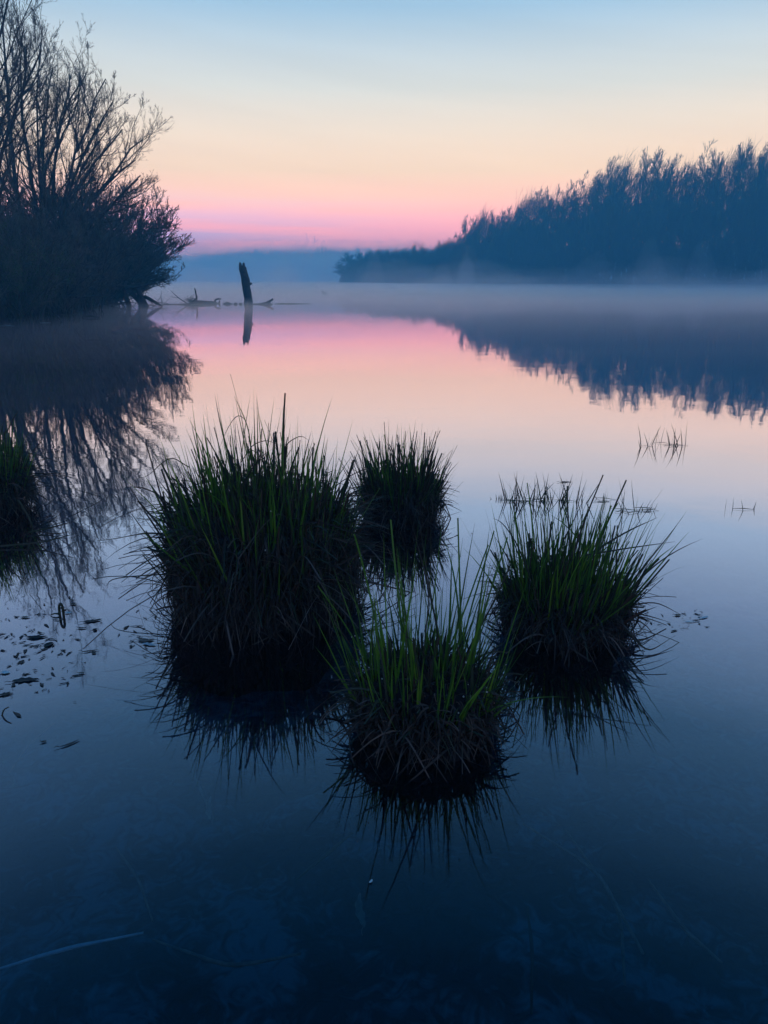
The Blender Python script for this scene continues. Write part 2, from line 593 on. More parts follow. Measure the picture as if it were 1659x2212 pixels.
def curve_to(p0, p1, bulge, K=9, wob=.15):
    t = np.linspace(0, 1, K)[:, None]
    p0, p1 = np.array(p0, float), np.array(p1, float)
    mid = (p0 + p1) / 2 + np.array(bulge, float)
    q = (1 - t) ** 2 * p0 + 2 * t * (1 - t) * mid + t * t * p1
    j = RNG.normal(0, wob, (K, 3)); j[0] = 0
    return q + np.cumsum(j, 0) * .35


def tree_meshes(stems, radii, n1, n2, n3, n4, name, minr=.006, lens=(.42, .5, .5, .6), angs=(38, 36, 34, 30), up=(.10, .10, .08, .05), leaves=0, mat=None, t0s=.25):
    P = np.stack(stems)
    K = P.shape[1]
    R = np.array(radii)[:, None] * np.linspace(1, .22, K)[None, :]
    tb = Batch(); tb.tubes(P, R, 7)
    P1, R1 = grow(P, R, n1, t0s, 1.0, angs[0], lens[0], 7, up[0], .12, .55, minr=minr * 2)
    tb.tubes(P1, R1, 5)
    cb = Batch()
    P2, R2 = grow(P1, R1, n2, .1, 1.0, angs[1], lens[1], 5, up[1], .15, .6, minr=minr * 1.5)
    cb.tubes(P2, R2, 3)
    P3, R3 = grow(P2, R2, n3, .1, 1.0, angs[2], lens[2], 3, up[2], .16, .65, minr=minr * 1.1)
    cb.tubes(P3, R3, 3)
    P4 = None
    if n4:
        P4, R4 = grow(P3, R3, n4, .15, 1.0, angs[3], lens[3], 3, up[3], .2, .8, minr=minr)
        cb.tubes(P4, R4, 3)
    lm = None
    if leaves:
        src = (P4 if P4 is not None else P3).reshape(-1, 3)
        q = src[RNG.integers(0, len(src), leaves)] + RNG.normal(0, .05, (leaves, 3))
        d = norm(RNG.normal(size=(leaves, 3)) + np.array([0, 0, .4]))
        s_ = norm(RNG.normal(size=(leaves, 3)))
        lb_ = Batch()
        ln = RNG.uniform(.03, .08, leaves)[:, None]
        PP = np.stack([q, q + d * ln * .5, q + d * ln], 1)
        W = np.stack([ln[:, 0] * .05, ln[:, 0] * .28, ln[:, 0] * .03], 1)
        lb_.ribbons(PP, W, s_)
        lm = lb_.mesh(name + '_leaves', M_leaf_spring)
    return tb.mesh(name + '_trunk', mat or M_bark), cb.mesh(name + '_crown', mat or M_twig), lm


def place_tree(name, meshes, loc, rz, scale, label, cat, group, trunk='trunk'):
    o = empty(name, loc, rz)
    o.scale = scale if hasattr(scale, '__len__') else (scale,) * 3
    tag(o, label, cat, group)
    link_mesh(trunk, meshes[0], o)
    link_mesh('crown', meshes[1], o)
    if len(meshes) > 2 and meshes[2]:
        link_mesh('leaves', meshes[2], o)
    return o


# --- big bare willows on the left bank
def rel(base, tips):
    return [curve_to((RNG.normal(0, .12), RNG.normal(0, .12), -.2), (tx - base[0], ty - base[1], tz), (bx, 0, bz), 10, .22) for tx, ty, tz, bx, bz in tips]


def tips_at(yc, *pp):
    out = []
    for a_, c_ in pp:
        q_ = at_depth(a_, c_, yc + RNG.uniform(-2.2, 2.2))
        out.append((q_.x, q_.y, q_.z, RNG.uniform(-1.1, -.2), RNG.uniform(.5, 1.3)))
    return out


B2 = (-13.4, 32.0, .25)
stems = rel(B2, tips_at(32, (312, 358), (310, 388), (290, 300), (262, 300), (240, 230), (216, 190), (190, 175), (158, 150), (118, 150), (84, 110), (60, 120),
                        (180, 230), (20, 60), (-20, 160), (230, 330), (300, 400)))
W2 = tree_meshes(stems, list(RNG.uniform(.07, .12, 16)), 12, 8, 6, 3, 'willow_b', .0044, lens=(.42, .50, .55, .7), angs=(34, 32, 30, 28), up=(.10, .12, .12, .10), t0s=.3)
place_tree('willow_tree', W2, B2, 0, 1, 'spreading bare willow whose long thin branches fan out over the water from the left bank', 'tree', 'bare willows on the left bank')
B1 = (-12.6, 25.0, .25)
stems = rel(B1, tips_at(25, (38, 25), (10, -60), (-40, -120), (84, 120), (80, 200), (110, 240), (-60, 60), (-90, -60)))
W1 = tree_meshes(stems, list(RNG.uniform(.06, .11, 8)), 10, 8, 6, 3, 'willow_a', .0042, lens=(.42, .50, .55, .7), angs=(34, 32, 30, 28), up=(.14, .13, .12, .10), t0s=.3)
place_tree('willow_tree', W1, B1, 0, 1, 'tallest bare willow, cut by the upper left corner of the view', 'tree', 'bare willows on the left bank')

# --- dense bushes along the left bank
def bush_stems(n, spread, h, K=7):
    st = []
    for i in range(n):
        a = RNG.uniform(0, 2 * math.pi)
        s_ = spread * math.sqrt(RNG.uniform(0, 1))
        hh = h * (1 - .55 * (s_ / spread) ** 2) * RNG.uniform(.7, 1.05)
        st.append(curve_to((RNG.normal(0, .35), RNG.normal(0, .35), -.3), (math.cos(a) * s_, math.sin(a) * s_, max(hh, .5)),
                           (-math.cos(a) * s_ * .12, -math.sin(a) * s_ * .12, .25 * hh), K, .12))
    return st


BU = [tree_meshes(bush_stems(40, 2.7, 4.9), [.030] * 40, 10, 7, 6, 0, 'bush_a', .007, lens=(.36, .5, .55, .6), t0s=.08, up=(.04, .06, .06, .05)),
      tree_meshes(bush_stems(36, 2.4, 4.3), [.032] * 36, 10, 8, 6, 0, 'bush_b', .007, lens=(.38, .5, .55, .6), t0s=.06, up=(.04, .06, .06, .05))]
BUL = tree_meshes(bush_stems(30, 2.4, 4.6), [.030] * 30, 9, 7, 5, 0, 'bush_c', .007, leaves=11000, t0s=.08)
bush_spots = [
    (52, 24.6, 2, .72, .70, 'leafy greenish bush at the left edge, nearest the camera on the bank'),
    (118, 26.6, 1, .80, .80, 'dark twiggy bush on the near part of the left bank, beside the greenish one'),
    (186, 30.5, 0, .85, .92, 'dense bush under the spreading willow, its lowest branches touching the water'),
    (212, 38.5, 1, .90, 1.12, 'rounded bare bush directly behind the broken stump'),
    (10, 30.0, 2, 1.0, 1.02, 'leafy bush behind the nearest greenish bush at the left edge'),
    (105, 33.0, 0, 1.0, 1.08, 'broad dense bush hiding the foot of the spreading willow'),
    (172, 38.0, 1, 1.2, 1.34, 'tall dense bush at the back of the left thicket, below the willow branches'),
    (226, 43.0, 0, 1.2, 1.36, 'rounded dense bush behind the outermost one'),
    (60, 38.5, 1, 1.3, 1.36, 'highest dense bush, far back at the left'),
]
for i, (dx, y, k, s1, s2, lab) in enumerate(bush_spots):
    place_tree('willow_bush', (BU + [BUL])[k], (at_depth(dx, 640, y).x, y, .1), RNG.uniform(0, 6.28), (s1, s1, s2), lab, 'bush', 'bushes along the left bank', 'stems')
# the outermost one leans out over the water and leaves a gap above it
OB = (at_depth(225, 640, 40).x, 40.0, .1)
tips_ = []
for i in range(88):
    t_ = RNG.uniform(0, 1) ** 1.15
    ex, ey = np.interp(t_, [0, .2, .45, .7, .85, 1], [262, 345, 384, 398, 396, 345]), np.interp(t_, [0, .2, .45, .7, .85, 1], [398, 428, 484, 556, 598, 620])
    k_ = RNG.uniform(.55, 1.0) ** .6
    ex, ey = 235 + (ex - 235) * k_, 600 + (ey - 600) * (k_ * .9 + .1)
    q_ = at_depth(ex, ey, 40 + RNG.uniform(-2.4, 2.4))
    tips_.append((q_.x, q_.y, q_.z, RNG.uniform(-.3, .3), RNG.uniform(-.1, .7)))
stems = rel(OB, tips_)
OBM = tree_meshes(stems, [.032] * len(stems), 11, 7, 5, 0, 'bush_d', .0080, lens=(.24, .5, .55, .6), t0s=.30, up=(.05, .07, .07, .05), angs=(36, 34, 32, 30))
place_tree('willow_bush', OBM, OB, 0, 1, 'outermost bare bush of the left bank, bulging out over the water towards the upright post', 'bush', 'bushes along the left bank', 'stems')
b = Batch()
n = 30000
y = RNG.uniform(21, 46, n); dd = .5 + 7 * RNG.uniform(0, 1, n) ** 1.2
x = shore_x(y) - dd
tops = np.interp(y, [21, 23, 26, 30, 36, 41, 44, 46], [2.2, 3.0, 3.6, 4.2, 3.8, 3.6, 2.6, 1.0]) * np.clip(.35 + dd / 3.0, 0, 1)
stick_mass(b, x, y, np.full(n, .1), tops, n, (.5, 1.8), (.008, .020), .35, .10, 2)
tag(b.build('thicket_undergrowth', M_twig), 'tangled dark undergrowth filling the left bank', None, None, 'stuff')

# --- wood on the right bank
def crown_y(dx):
    return np.interp(dx, [700, 730, 760, 800, 900, 950, 1000, 1030, 1100, 1135, 1200, 1250, 1320, 1400, 1460, 1510, 1560, 1659, 1800, 2100],
                     [598, 566, 546, 542, 537, 522, 500, 458, 440, 412, 408, 388, 335, 342, 338, 330, 322, 300, 292, 285])


def top_height(x, y):
    # invert the view roughly: display column of a far point, then the height that reaches the skyline there
    dx = 829.5 + 1659.0 * x * 1.045 / y
    h = []
    for q, yy in zip(np.atleast_1d(dx), np.atleast_1d(y)):
        h.append(at_depth(q, float(crown_y(q)), yy).z)
    return np.array(h)


def far_tree(n, h, spread, name, broad=False):
    st = []
    for i in range(n):
        a = RNG.uniform(0, 6.28); s_ = spread * math.sqrt(RNG.uniform(0, 1))
        hh = h * RNG.uniform(.72, 1.0)
        st.append(curve_to((RNG.normal(0, .5), RNG.normal(0, .5), -.4), (math.cos(a) * s_ + .06 * hh, math.sin(a) * s_, hh),
                           (-math.cos(a) * s_ * .2, -math.sin(a) * s_ * .2, .1 * hh), 8, .5))
    return tree_meshes(st, list(RNG.uniform(.09, .16, n)), 15, 8, 8, 0, name, .017, lens=(.25, .62, .8, .6), angs=(36, 32, 30, 30),
                       up=(.16, .14, .10, .1), mat=M_farwood, t0s=.3)


FT = [far_tree(6, 20, 3.4, 'far_tree_a'), far_tree(8, 20, 4.6, 'far_tree_b'), far_tree(6, 20, 4.0, 'far_tree_c'), far_tree(5, 20, 2.6, 'far_tree_d')]
spots = [752, 785, 825, 868, 910, 950, 985, 1022, 1060, 1095, 1132, 1168, 1205, 1240, 1275, 1308, 1340, 1372, 1405, 1438, 1470, 1502, 1534, 1566, 1598, 1630, 1662, 1700, 1740]
words_ = ['first', 'second', 'third', 'fourth', 'fifth', 'sixth', 'seventh', 'eighth', 'ninth', 'tenth', 'eleventh', 'twelfth', 'thirteenth', 'fourteenth']
for i, dx in enumerate(spots):
    y0 = 150.0
    for _ in range(6):
        x0 = (dx - 829.5) / 1659.0 * y0 / 1.045
        y0 = float(right_shore_y(x0)) + 4 + 5 * ((i * 7) % 3) / 2
    h = float(top_height(np.array([x0]), np.array([y0]))[0]) * RNG.uniform(.88, 1.03)
    k = (i * 5 + i // 3) % 4
    if i < 5:
        kind = 'small hazy bare tree low on the far bank'
        lab = '%s %s, counted from its left tip' % (words_[i], kind)
    elif i < 15:
        lab = '%s feathery bare tree up the rising treeline, counted from where it starts to climb' % words_[i - 5]
    else:
        r_ = len(spots) - 2 - i
        lab = ('%s tall bare tree of the right treeline, counted from the right picture edge' % words_[max(r_, 0)]) if r_ >= 0 else 'tall bare tree at the right picture edge'
    s = h / 19.5
    place_tree('bare_tree', FT[k], (x0, y0, .2), RNG.uniform(-1.5, 1.5), (s * .6 + .30, s * .6 + .30, s), lab, 'tree', 'bare trees along the right bank')
ex = at_depth(742, 600, 236.0).x
place_tree('bare_tree', FT[1], (ex, 236.5, .1), 1.0, (1.25, 1.25, .33), 'low spreading bare bush at the very tip of the right bank', 'bush', None)
ex = at_depth(775, 600, 230.0).x
place_tree('bare_tree', FT[2], (ex, 230.5, .1), 2.0, (1.2, 1.2, .42), 'rounded bare bush just right of the low one at the tip of the right bank', 'bush', None)
b = Batch()
n = 38000
x = -13 + 120 * RNG.uniform(0, 1, n) ** .9
y = right_shore_y(x) + 1.5 + 13 * RNG.uniform(0, 1, n) ** 1.5
xs = -13 + np.linspace(0, 120, 400)
ht = np.interp(x, xs, top_height(xs, right_shore_y(xs) + 6))
nzv = np.array([noise.noise(Vector((q * .22, 0, 5))) + .6 * noise.noise(Vector((q * .8, 0, 9))) for q in x])
front = np.clip((y - right_shore_y(x)) / 5, .5, 1) * np.clip((x + 14) / 9, .05, 1) ** .6
stick_mass(b, x, y, np.full(n, .2), ht * (np.interp(x, [0, 20, 40], [.80, .76, .74]) + .09 * nzv) * front, n, (2, 4.5), (.04, .11), .13, .25, 2)
# ragged upper fringe of fine shoots
n = 24000
x = -13 + 120 * RNG.uniform(0, 1, n)
y = right_shore_y(x) + 3 + 8 * RNG.uniform(0, 1, n)
ht = np.interp(x, xs, top_height(xs, right_shore_y(xs) + 6))
nzv = np.array([noise.noise(Vector((q * .22, 0, 5))) + .9 * noise.noise(Vector((q * .9, 3, 9))) for q in x])
zt = ht * (np.interp(x, [0, 20, 40], [.90, .87, .85]) + .12 * nzv + .062 * RNG.normal(size=n)) * np.clip((x + 14) / 9, .05, 1) ** .6
l_ = RNG.uniform(1.2, 4.2, n) * np.clip(ht / 14, .4, 1)
P = np.zeros((n, 3, 3)); t = np.array([0, .55, 1.0])
ln_ = RNG.normal(.22, .22, n); ly = RNG.normal(0, .2, n)
P[..., 0] = x[:, None] + (ln_ * l_)[:, None] * t ** 1.5; P[..., 1] = y[:, None] + (ly * l_)[:, None] * t; P[..., 2] = (zt - l_)[:, None] + l_[:, None] * t
b.tubes(P, RNG.uniform(.013, .030, n)[:, None] * np.array([[1, .7, .3]]), 3)
tag(b.build('far_undergrowth', M_farwood), 'solid blue mass of bare undergrowth below the right bank treetops', None, None, 'stuff')


# ------------------------------------------------------------------ dead wood in the water
def solid_limb(b, pts, radii, sides=10, rough=.12, seed=0, n=14):
    """an irregular limb through pts, capped"""
    pts = np.array(pts, float)
    radii = np.array(radii, float)
    t = np.linspace(0, len(pts) - 1, n)
    P = np.stack([np.interp(t, np.arange(len(pts)), pts[:, k]) for k in range(3)], 1)
    # smooth
    for _ in range(2):
        P[1:-1] = (P[:-2] + 2 * P[1:-1] + P[2:]) / 4
    R = np.interp(t, np.arange(len(pts)), radii)
    T = norm(np.gradient(P, axis=0))
    ref = np.array([0, 1.0, 0]) if abs(T[0, 1]) < .8 else np.array([1.0, 0, 0])
    A = norm(np.cross(T, ref)); B = np.cross(T, A)
    ang = np.arange(sides) * 2 * math.pi / sides
    V = np.zeros((n, sides, 3))
    for i in range(n):
        for j in range(sides):
            rr = R[i] * (1 + rough * 2 * noise.noise(Vector((math.cos(ang[j]) * 1.4, math.sin(ang[j]) * 1.4, i * .35 + seed * 7.3))))
            V[i, j] = P[i] + rr * (A[i] * math.cos(ang[j]) + B[i] * math.sin(ang[j]))
    i = np.arange(n - 1)[:, None] * sides; s_ = np.arange(sides)[None]; s2 = (s_ + 1) % sides
    q = np.stack([i + s_, i + s2, i + sides + s2, i + sides + s_], -1).reshape(-1, 4)
    b.add(V, [q, np.arange(sides)[None, ::-1], (np.arange(sides) + (n - 1) * sides)[None]])


def limb(name, parent, pts, radii, seed, mat=M_deadwood, sides=10, n=14, rough=.12):
    b = Batch(); solid_limb(b, pts, radii, sides, rough, seed, n)
    return b.build(name, mat, parent)


def local(pts, o):
    return [tuple(Vector(p) - Vector(o)) for p in pts]


def DP(y, *pp):
    return [at_depth(a, c, y) for a, c in pp]


# upright post
w = on_plane(537, 657)
yy = w.y
o = empty('dead_tree_post', (w.x, w.y, 0))
tag(o, 'weathered dead trunk standing upright in the water with a forked broken top', 'tree trunk')
px = yy / 1659 / math.cos(PITCH) * 1.0
limb('trunk', o, local(DP(yy, (539, 668), (537, 655), (534, 630), (529, 600), (523, 578)), w), [9.5 * px, 8.6 * px, 8.2 * px, 8.2 * px, 7.2 * px], 1, n=22)
limb('prong', o, local(DP(yy, (521, 584), (519.5, 574), (518.5, 567)), w), [3.8 * px, 3.2 * px, 2.0 * px], 2, n=7)
limb('prong', o, local(DP(yy, (525, 583), (526.3, 574), (526.5, 567.5)), w), [3.8 * px, 3.0 * px, 1.7 * px], 3, n=7)
limb('branch_stub', o, local(DP(yy, (535, 613), (541, 613.5), (543.5, 611)), w), [3.4 * px, 2.9 * px, 1.8 * px], 4, n=7)

# broken stump
w = on_plane(312, 662)
yy = w.y
o = empty('broken_stump', (w.x, w.y, 0))
tag(o, 'dark broken stump with a forked limb and a propping root by the left bank', 'stump')
px = yy / 1659 / math.cos(PITCH)
limb('trunk', o, local(DP(yy, (311, 668), (309, 658), (305, 645), (301, 632), (297, 617), (296.5, 612.5)), w), [12 * px, 9.5 * px, 7.2 * px, 5.8 * px, 4.6 * px, 2.6 * px], 5, n=20)
limb('limb', o, local(DP(yy, (302, 651), (290, 640), (279, 627), (270, 618)), w), [5.6 * px, 5 * px, 4.6 * px, 2.6 * px], 6)
limb('limb', o, local([at_depth(281, 668, yy), at_depth(275, 650, yy), at_depth(270, 634, yy - .3), at_depth(269, 625, yy - .3)], w), [5 * px, 5.2 * px, 4.8 * px, 3.2 * px], 7)
limb('root', o, local(DP(yy, (312, 640), (325, 647), (338, 655), (350, 661)), w), [3.6 * px, 3.6 * px, 3.0 * px, 1.6 * px], 8)
limb('root', o, local(DP(yy, (262, 666), (252, 652), (236, 640), (222, 634)), w), [1.6 * px, 1.9 * px, 2.0 * px, 1.1 * px], 9, n=10, sides=6)
limb('root', o, local([at_depth(270, 664, yy - .5), at_depth(258, 648, yy - .4), at_depth(240, 637, yy - .2)], w), [1.5 * px, 1.9 * px, 1.2 * px], 10, n=8, sides=6)
limb('root', o, local(DP(yy, (230, 664), (250, 658), (272, 654), (288, 652)), w), [1.0 * px, 1.6 * px, 1.6 * px, .8 * px], 11, n=8, sides=6)

bb = Batch()
for k in range(46):
    a0 = RNG.uniform(225, 345); c0 = RNG.uniform(648, 664)
    q0 = np.array(at_depth(a0, c0, yy + RNG.uniform(-.5, .8)) - w)
    e0 = q0 + np.array([RNG.uniform(-.7, .7), RNG.normal(0, .3), RNG.uniform(-.15, .55)])
    m0 = (q0 + e0) / 2 + RNG.normal(0, .08, 3)
    r0 = RNG.uniform(.008, .022)
    bb.tubes(np.stack([q0, m0, e0])[None], np.array([[r0, r0 * .8, r0 * .4]]), 5)
bb.build('twig_tangle', M_twig, o)

# overhanging dead branch
w = at_depth(262, 619, 36.5)
o = empty('dead_branch', w)
tag(o, 'dark crooked branch jutting from the bushes above the broken stump', 'branch')
limb('bough', o, local(DP(36.5, (225, 616), (262, 619), (294, 620), (312, 616), (322, 612.5), (335, 614)), w), [.05, .05, .05, .045, .035, .015], 12, sides=6, n=18)
w = at_depth(100, 640, 27.0)
o = empty('dead_branch', w)
tag(o, 'long pale horizontal branch across the foot of the left bushes', 'branch')
limb('bough', o, local(DP(27.0, (70, 634), (110, 639), (160, 642), (205, 641), (236, 637)), w), [.03, .035, .035, .03, .012], 13, sides=6, n=16, mat=M_deadwood)

# sunken log line between stump and post
w = on_plane(400, 658)
yy = w.y
px = yy / 1659 / math.cos(PITCH)
o = empty('sunken_branch', (w.x, w.y, 0))
tag(o, 'long thin branch lying in the water between the stump and the log', 'branch')
limb('stem', o, local(DP(yy, (344, 660.5), (360, 658), (378, 659), (400, 657), (420, 656.5), (440, 657.5)), w), [1.3 * px, 1.6 * px, 1.8 * px, 1.8 * px, 1.5 * px, .8 * px], 14, sides=6, n=20)
limb('twig', o, local(DP(yy, (405, 656), (392, 648), (380, 639), (369, 628)), w), [1.1 * px, .8 * px, .6 * px, .3 * px], 15, sides=4, n=9, rough=.3)
limb('twig', o, local(DP(yy, (385, 643), (376, 643), (368, 640)), w), [.6 * px, .4 * px, .3 * px], 16, sides=4, n=6, rough=.3)
limb('twig', o, local(DP(yy, (412, 657), (420, 648), (428, 640)), w), [1.0 * px, .8 * px, .4 * px], 17, sides=4, n=6, rough=.3)
limb('twig', o, local(DP(yy, (350, 658), (349, 648), (347.5, 640)), w), [.8 * px, .6 * px, .4 * px], 18, sides=4, n=6)

w = on_plane(445, 656)
yy = w.y
px = yy / 1659 / math.cos(PITCH)
o = empty('floating_log', (w.x, w.y, 0))
tag(o, 'low dark log floating left of the post with a thin upright stick', 'log')
limb('log', o, local(DP(yy, (408, 656), (418, 654), (440, 654), (462, 656), (478, 659)), w), [2.2 * px, 5.0 * px, 5.2 * px, 4.2 * px, 1.6 * px], 19, n=20, rough=.25)
limb('upright_stick', o, local(DP(yy, (425, 657), (424.5, 642), (422.5, 630), (420.5, 622.5)), w), [1.7 * px, 1.5 * px, 1.4 * px, .9 * px], 20, sides=6, n=10)
limb('branch_stub', o, local(DP(yy, (468, 656), (463, 649), (470, 645.5), (477, 646)), w), [1.8 * px, 1.7 * px, 1.6 * px, 1.2 * px], 21, sides=6, n=12)
limb('branch_stub', o, local(DP(yy, (470, 658), (475, 652), (474, 649)), w), [1.8 * px, 1.8 * px, 1.0 * px], 22, sides=6, n=6)
bb = Batch()
c0 = np.array(local(DP(yy, (412, 650)), w)[0])
for k in range(26):
    a = RNG.uniform(0, math.pi); l_ = RNG.uniform(.15, .5)
    e_ = c0 + np.array([math.cos(a) * l_, RNG.normal(0, .15), abs(math.sin(a)) * l_ * .8])
    m_ = (c0 + e_) / 2 + RNG.normal(0, .06, 3)
    s0 = c0 + RNG.normal(0, .09, 3) * np.array([2.5, 1, .6])
    bb.tubes(np.stack([s0, m_, e_])[None], np.array([[.014, .010, .005]]), 4)
bb.build('twig_tangle', M_twig, o)

for (a, c, wd, lab) in ((492, 657, 12, 'low rounded hump of driftwood just right of the floating log'),
                        (509, 657.5, 4.5, 'tiny dark driftwood knob midway between log and post'),
                        (520, 657.5, 3.6, 'tiny dark driftwood knob closest to the post')):
    w = on_plane(a, c); px = w.y / 1659 / math.cos(PITCH)
    b = Batch()
    solid_limb(b, [(-wd * px, 0, -.02), (-wd * .4 * px, 0, .02), (wd * .3 * px, .03, .03), (wd * px, 0, -.02)], [.4 * px, 2.4 * px, 2.2 * px, .4 * px], 8, .3, a, 9)
    o = b.build('driftwood', M_deadwood, None, (w.x, w.y, 0))
    tag(o, lab, 'driftwood', 'driftwood bits beside the post')

w = on_plane(568, 657.5); yy = w.y; px = yy / 1659 / math.cos(PITCH)
o = empty('floating_branch', (w.x, w.y, 0))
tag(o, 'floating branch right of the post with its broken end turned up', 'branch')
limb('stem', o, local(DP(yy, (541, 658), (556, 657.5), (572, 656), (583, 651), (590, 646)), w), [1.4 * px, 1.8 * px, 2.4 * px, 2.6 * px, 2.0 * px], 24, sides=7, n=16)
limb('branch_stub', o, local(DP(yy, (576, 656), (584, 655.5), (589.5, 658.5)), w), [2.0 * px, 1.9 * px, 1.2 * px], 25, sides=6, n=7)
w = on_plane(632, 656.5); yy = w.y; px = yy / 1659 / math.cos(PITCH)
b = Batch(); solid_limb(b, local(DP(yy, (594, 657), (612, 655.8), (622, 657), (645, 656.4), (671, 656.2)), w), [1.4 * px, 1.3 * px, 1.6 * px, 1.0 * px, .5 * px], 5, .25, 26, 18)
tag(b.build('floating_stick', M_deadwood, None, (w.x, w.y, 0)), 'long thin stick floating flat to the right of the upturned branch', 'stick')

# far hummock and bird
w = on_plane(583, 620)
b = Batch()
s_ = w.y / 1659
for k in range(60):
    x0 = RNG.normal(0, 3.2) * s_; hh = RNG.uniform(.3, 1) * 6 * s_ * math.exp(-(x0 / (5 * s_)) ** 2)
    b.tubes(np.array([[(x0, RNG.normal(0, .2), -.05), (x0 + RNG.normal(0, .08), 0, hh * .6), (x0 + RNG.normal(0, .15), 0, hh)]]), np.array([[.09, .08, .03]]), 4)
tag(b.build('reed_clump', M_farwood, None, (w.x, w.y, 0)), 'faint low clump of reeds far out in the mist above the post', 'reeds')

w = on_plane(700, 634.5); s_ = w.y / 1659
o = empty('duck', (w.x, w.y, 0), 0)
tag(o, 'small dark duck swimming alone on the misty open water', 'duck')


def ellip(b, c, r, nu=12, nv=8, power=1.0):
    th = np.linspace(0, math.pi, nv)[1:-1]
    V = [(c[0] - r[0], c[1], c[2])]
    for t_ in th:
        for j in range(nu):
            p_ = j * 2 * math.pi / nu
            V.append((c[0] - r[0] * math.cos(t_), c[1] + r[1] * math.sin(t_) * math.cos(p_), c[2] + r[2] * math.sin(t_) * math.sin(p_)))
    V.append((c[0] + r[0], c[1], c[2]))
    m_ = len(th)
    tris = [(0, 1 + (j + 1) % nu, 1 + j) for j in range(nu)] + [(1 + (m_ - 1) * nu + j, 1 + (m_ - 1) * nu + (j + 1) % nu, len(V) - 1) for j in range(nu)]
    quads = [(1 + i * nu + j, 1 + i * nu + (j + 1) % nu, 1 + (i + 1) * nu + (j + 1) % nu, 1 + (i + 1) * nu + j) for i in range(m_ - 1) for j in range(nu)]
    b.add(np.array(V), [np.array(tris), np.array(quads)])


b = Batch()
ellip(b, (.03, 0, .05), (.21, .10, .095))
solid_limb(b, [(.14, 0, .06), (.23, 0, .10), (.28, 0, .13)], [.07, .045, .008], 8, .05, 31, 8)
solid_limb(b, [(-.12, 0, .07), (-.155, 0, .15), (-.15, 0, .22)], [.055, .035, .038], 8, .05, 32, 8)
ellip(b, (-.165, 0, .245), (.062, .042, .045))
b.build('body', M_bird, o)
b = Batch(); solid_limb(b, [(-.215, 0, .24), (-.25, 0, .232), (-.28, 0, .226)], [.018, .016, .010], 6, .02, 33, 5)
b.build('bill', M_deadwood, o)


# ------------------------------------------------------------------ sedge tussocks
def blade_paths(base, d, L_, droop, K=7, wob=.0, bend=None):
    """base (N,3), unit d (N,3), lengths, droop strength (0..1)"""
    n = len(base)
    t = np.linspace(0, 1, K)[None, :, None]
    hd = d.copy(); hd[:, 2] = 0
    hd = norm(hd + RNG.normal(0, .25, (n, 3)) * np.array([1, 1, 0]))
    sag = (hd * .55 - np.array([0, 0, 1.0]) * .75)[:, None, :] * (droop * L_)[:, None, None] * t ** 2.2
    P = base[:, None, :] + d[:, None, :] * L_[:, None, None] * t + sag
    if wob:
        ph = RNG.uniform(0, 6.28, (n, 1, 1)); pr = norm(RNG.normal(size=(n, 3)))[:, None, :]
        P = P + pr * np.sin(t * 4.5 + ph) * (wob * L_)[:, None, None] * t
    return P


def widths(n, K, w, blunt):
    t = np.linspace(0, 1, K)[None, :]
    full = w[:, None] * (1 - .35 * t)
    point = w[:, None] * np.clip(1.0 - t ** 2.2, .03, 1)
    return np.where(blunt[:, None], full, point)


def mound(parent, rx, ry, h, seed):
    nu, nv = 36, 14
    V = []
    for i in range(nv):
        v = i / (nv - 1)
        for j in range(nu):
            a = j * 2 * math.pi / nu
            # steep-sided column with a domed top, foot below the water
            if v < .6:
                rr, z = .97 - .07 * (v / .6) ** 1.5, -.30 + (.30 + h * .62) * (v / .6)
            else:
                q = (v - .6) / .4
                rr, z = .90 * math.cos(q * math.pi / 2) + 1e-3, h * .62 + h * .38 * math.sin(q * math.pi / 2)
            k = 1 + .34 * noise.noise(Vector((math.cos(a) * 1.5, math.sin(a) * 1.5, z * 4 + seed))) + .12 * noise.noise(Vector((math.cos(a) * 6, math.sin(a) * 6, z * 16 + seed)))
            V.append((rx * rr * math.cos(a) * k, ry * rr * math.sin(a) * k, z + .02 * noise.noise(Vector((a * 3, v * 9, seed)))))
    i = np.arange(nv - 1)[:, None] * nu; s_ = np.arange(nu)[None]; s2 = (s_ + 1) % nu
    q = np.stack([i + s_, i + s2, i + nu + s2, i + nu + s_], -1).reshape(-1, 4)
    b = Batch(); b.add(np.array(V), [q, (np.arange(nu) + (nv - 1) * nu)[None]])
    return b.build('root_mound', M_peat, parent)


def surf(n, rx, ry, h, zlo=0.0, edge=0.0):
    """random points on the mound; edge>0 prefers the flanks"""
    a = RNG.uniform(0, 2 * math.pi, n)
    u = RNG.uniform(0, 1, n)
    on_top = u > edge
    rr = np.where(on_top, np.sqrt(RNG.uniform(0, 1, n)) * .95, RNG.uniform(.9, 1.02, n))
    z = np.where(on_top, h * (.62 + .38 * np.sqrt(np.clip(1 - rr ** 2, 0, 1))), RNG.uniform(zlo, .68, n) * h)
    return np.stack([rx * rr * np.cos(a), ry * rr * np.sin(a), z], 1), rr, a


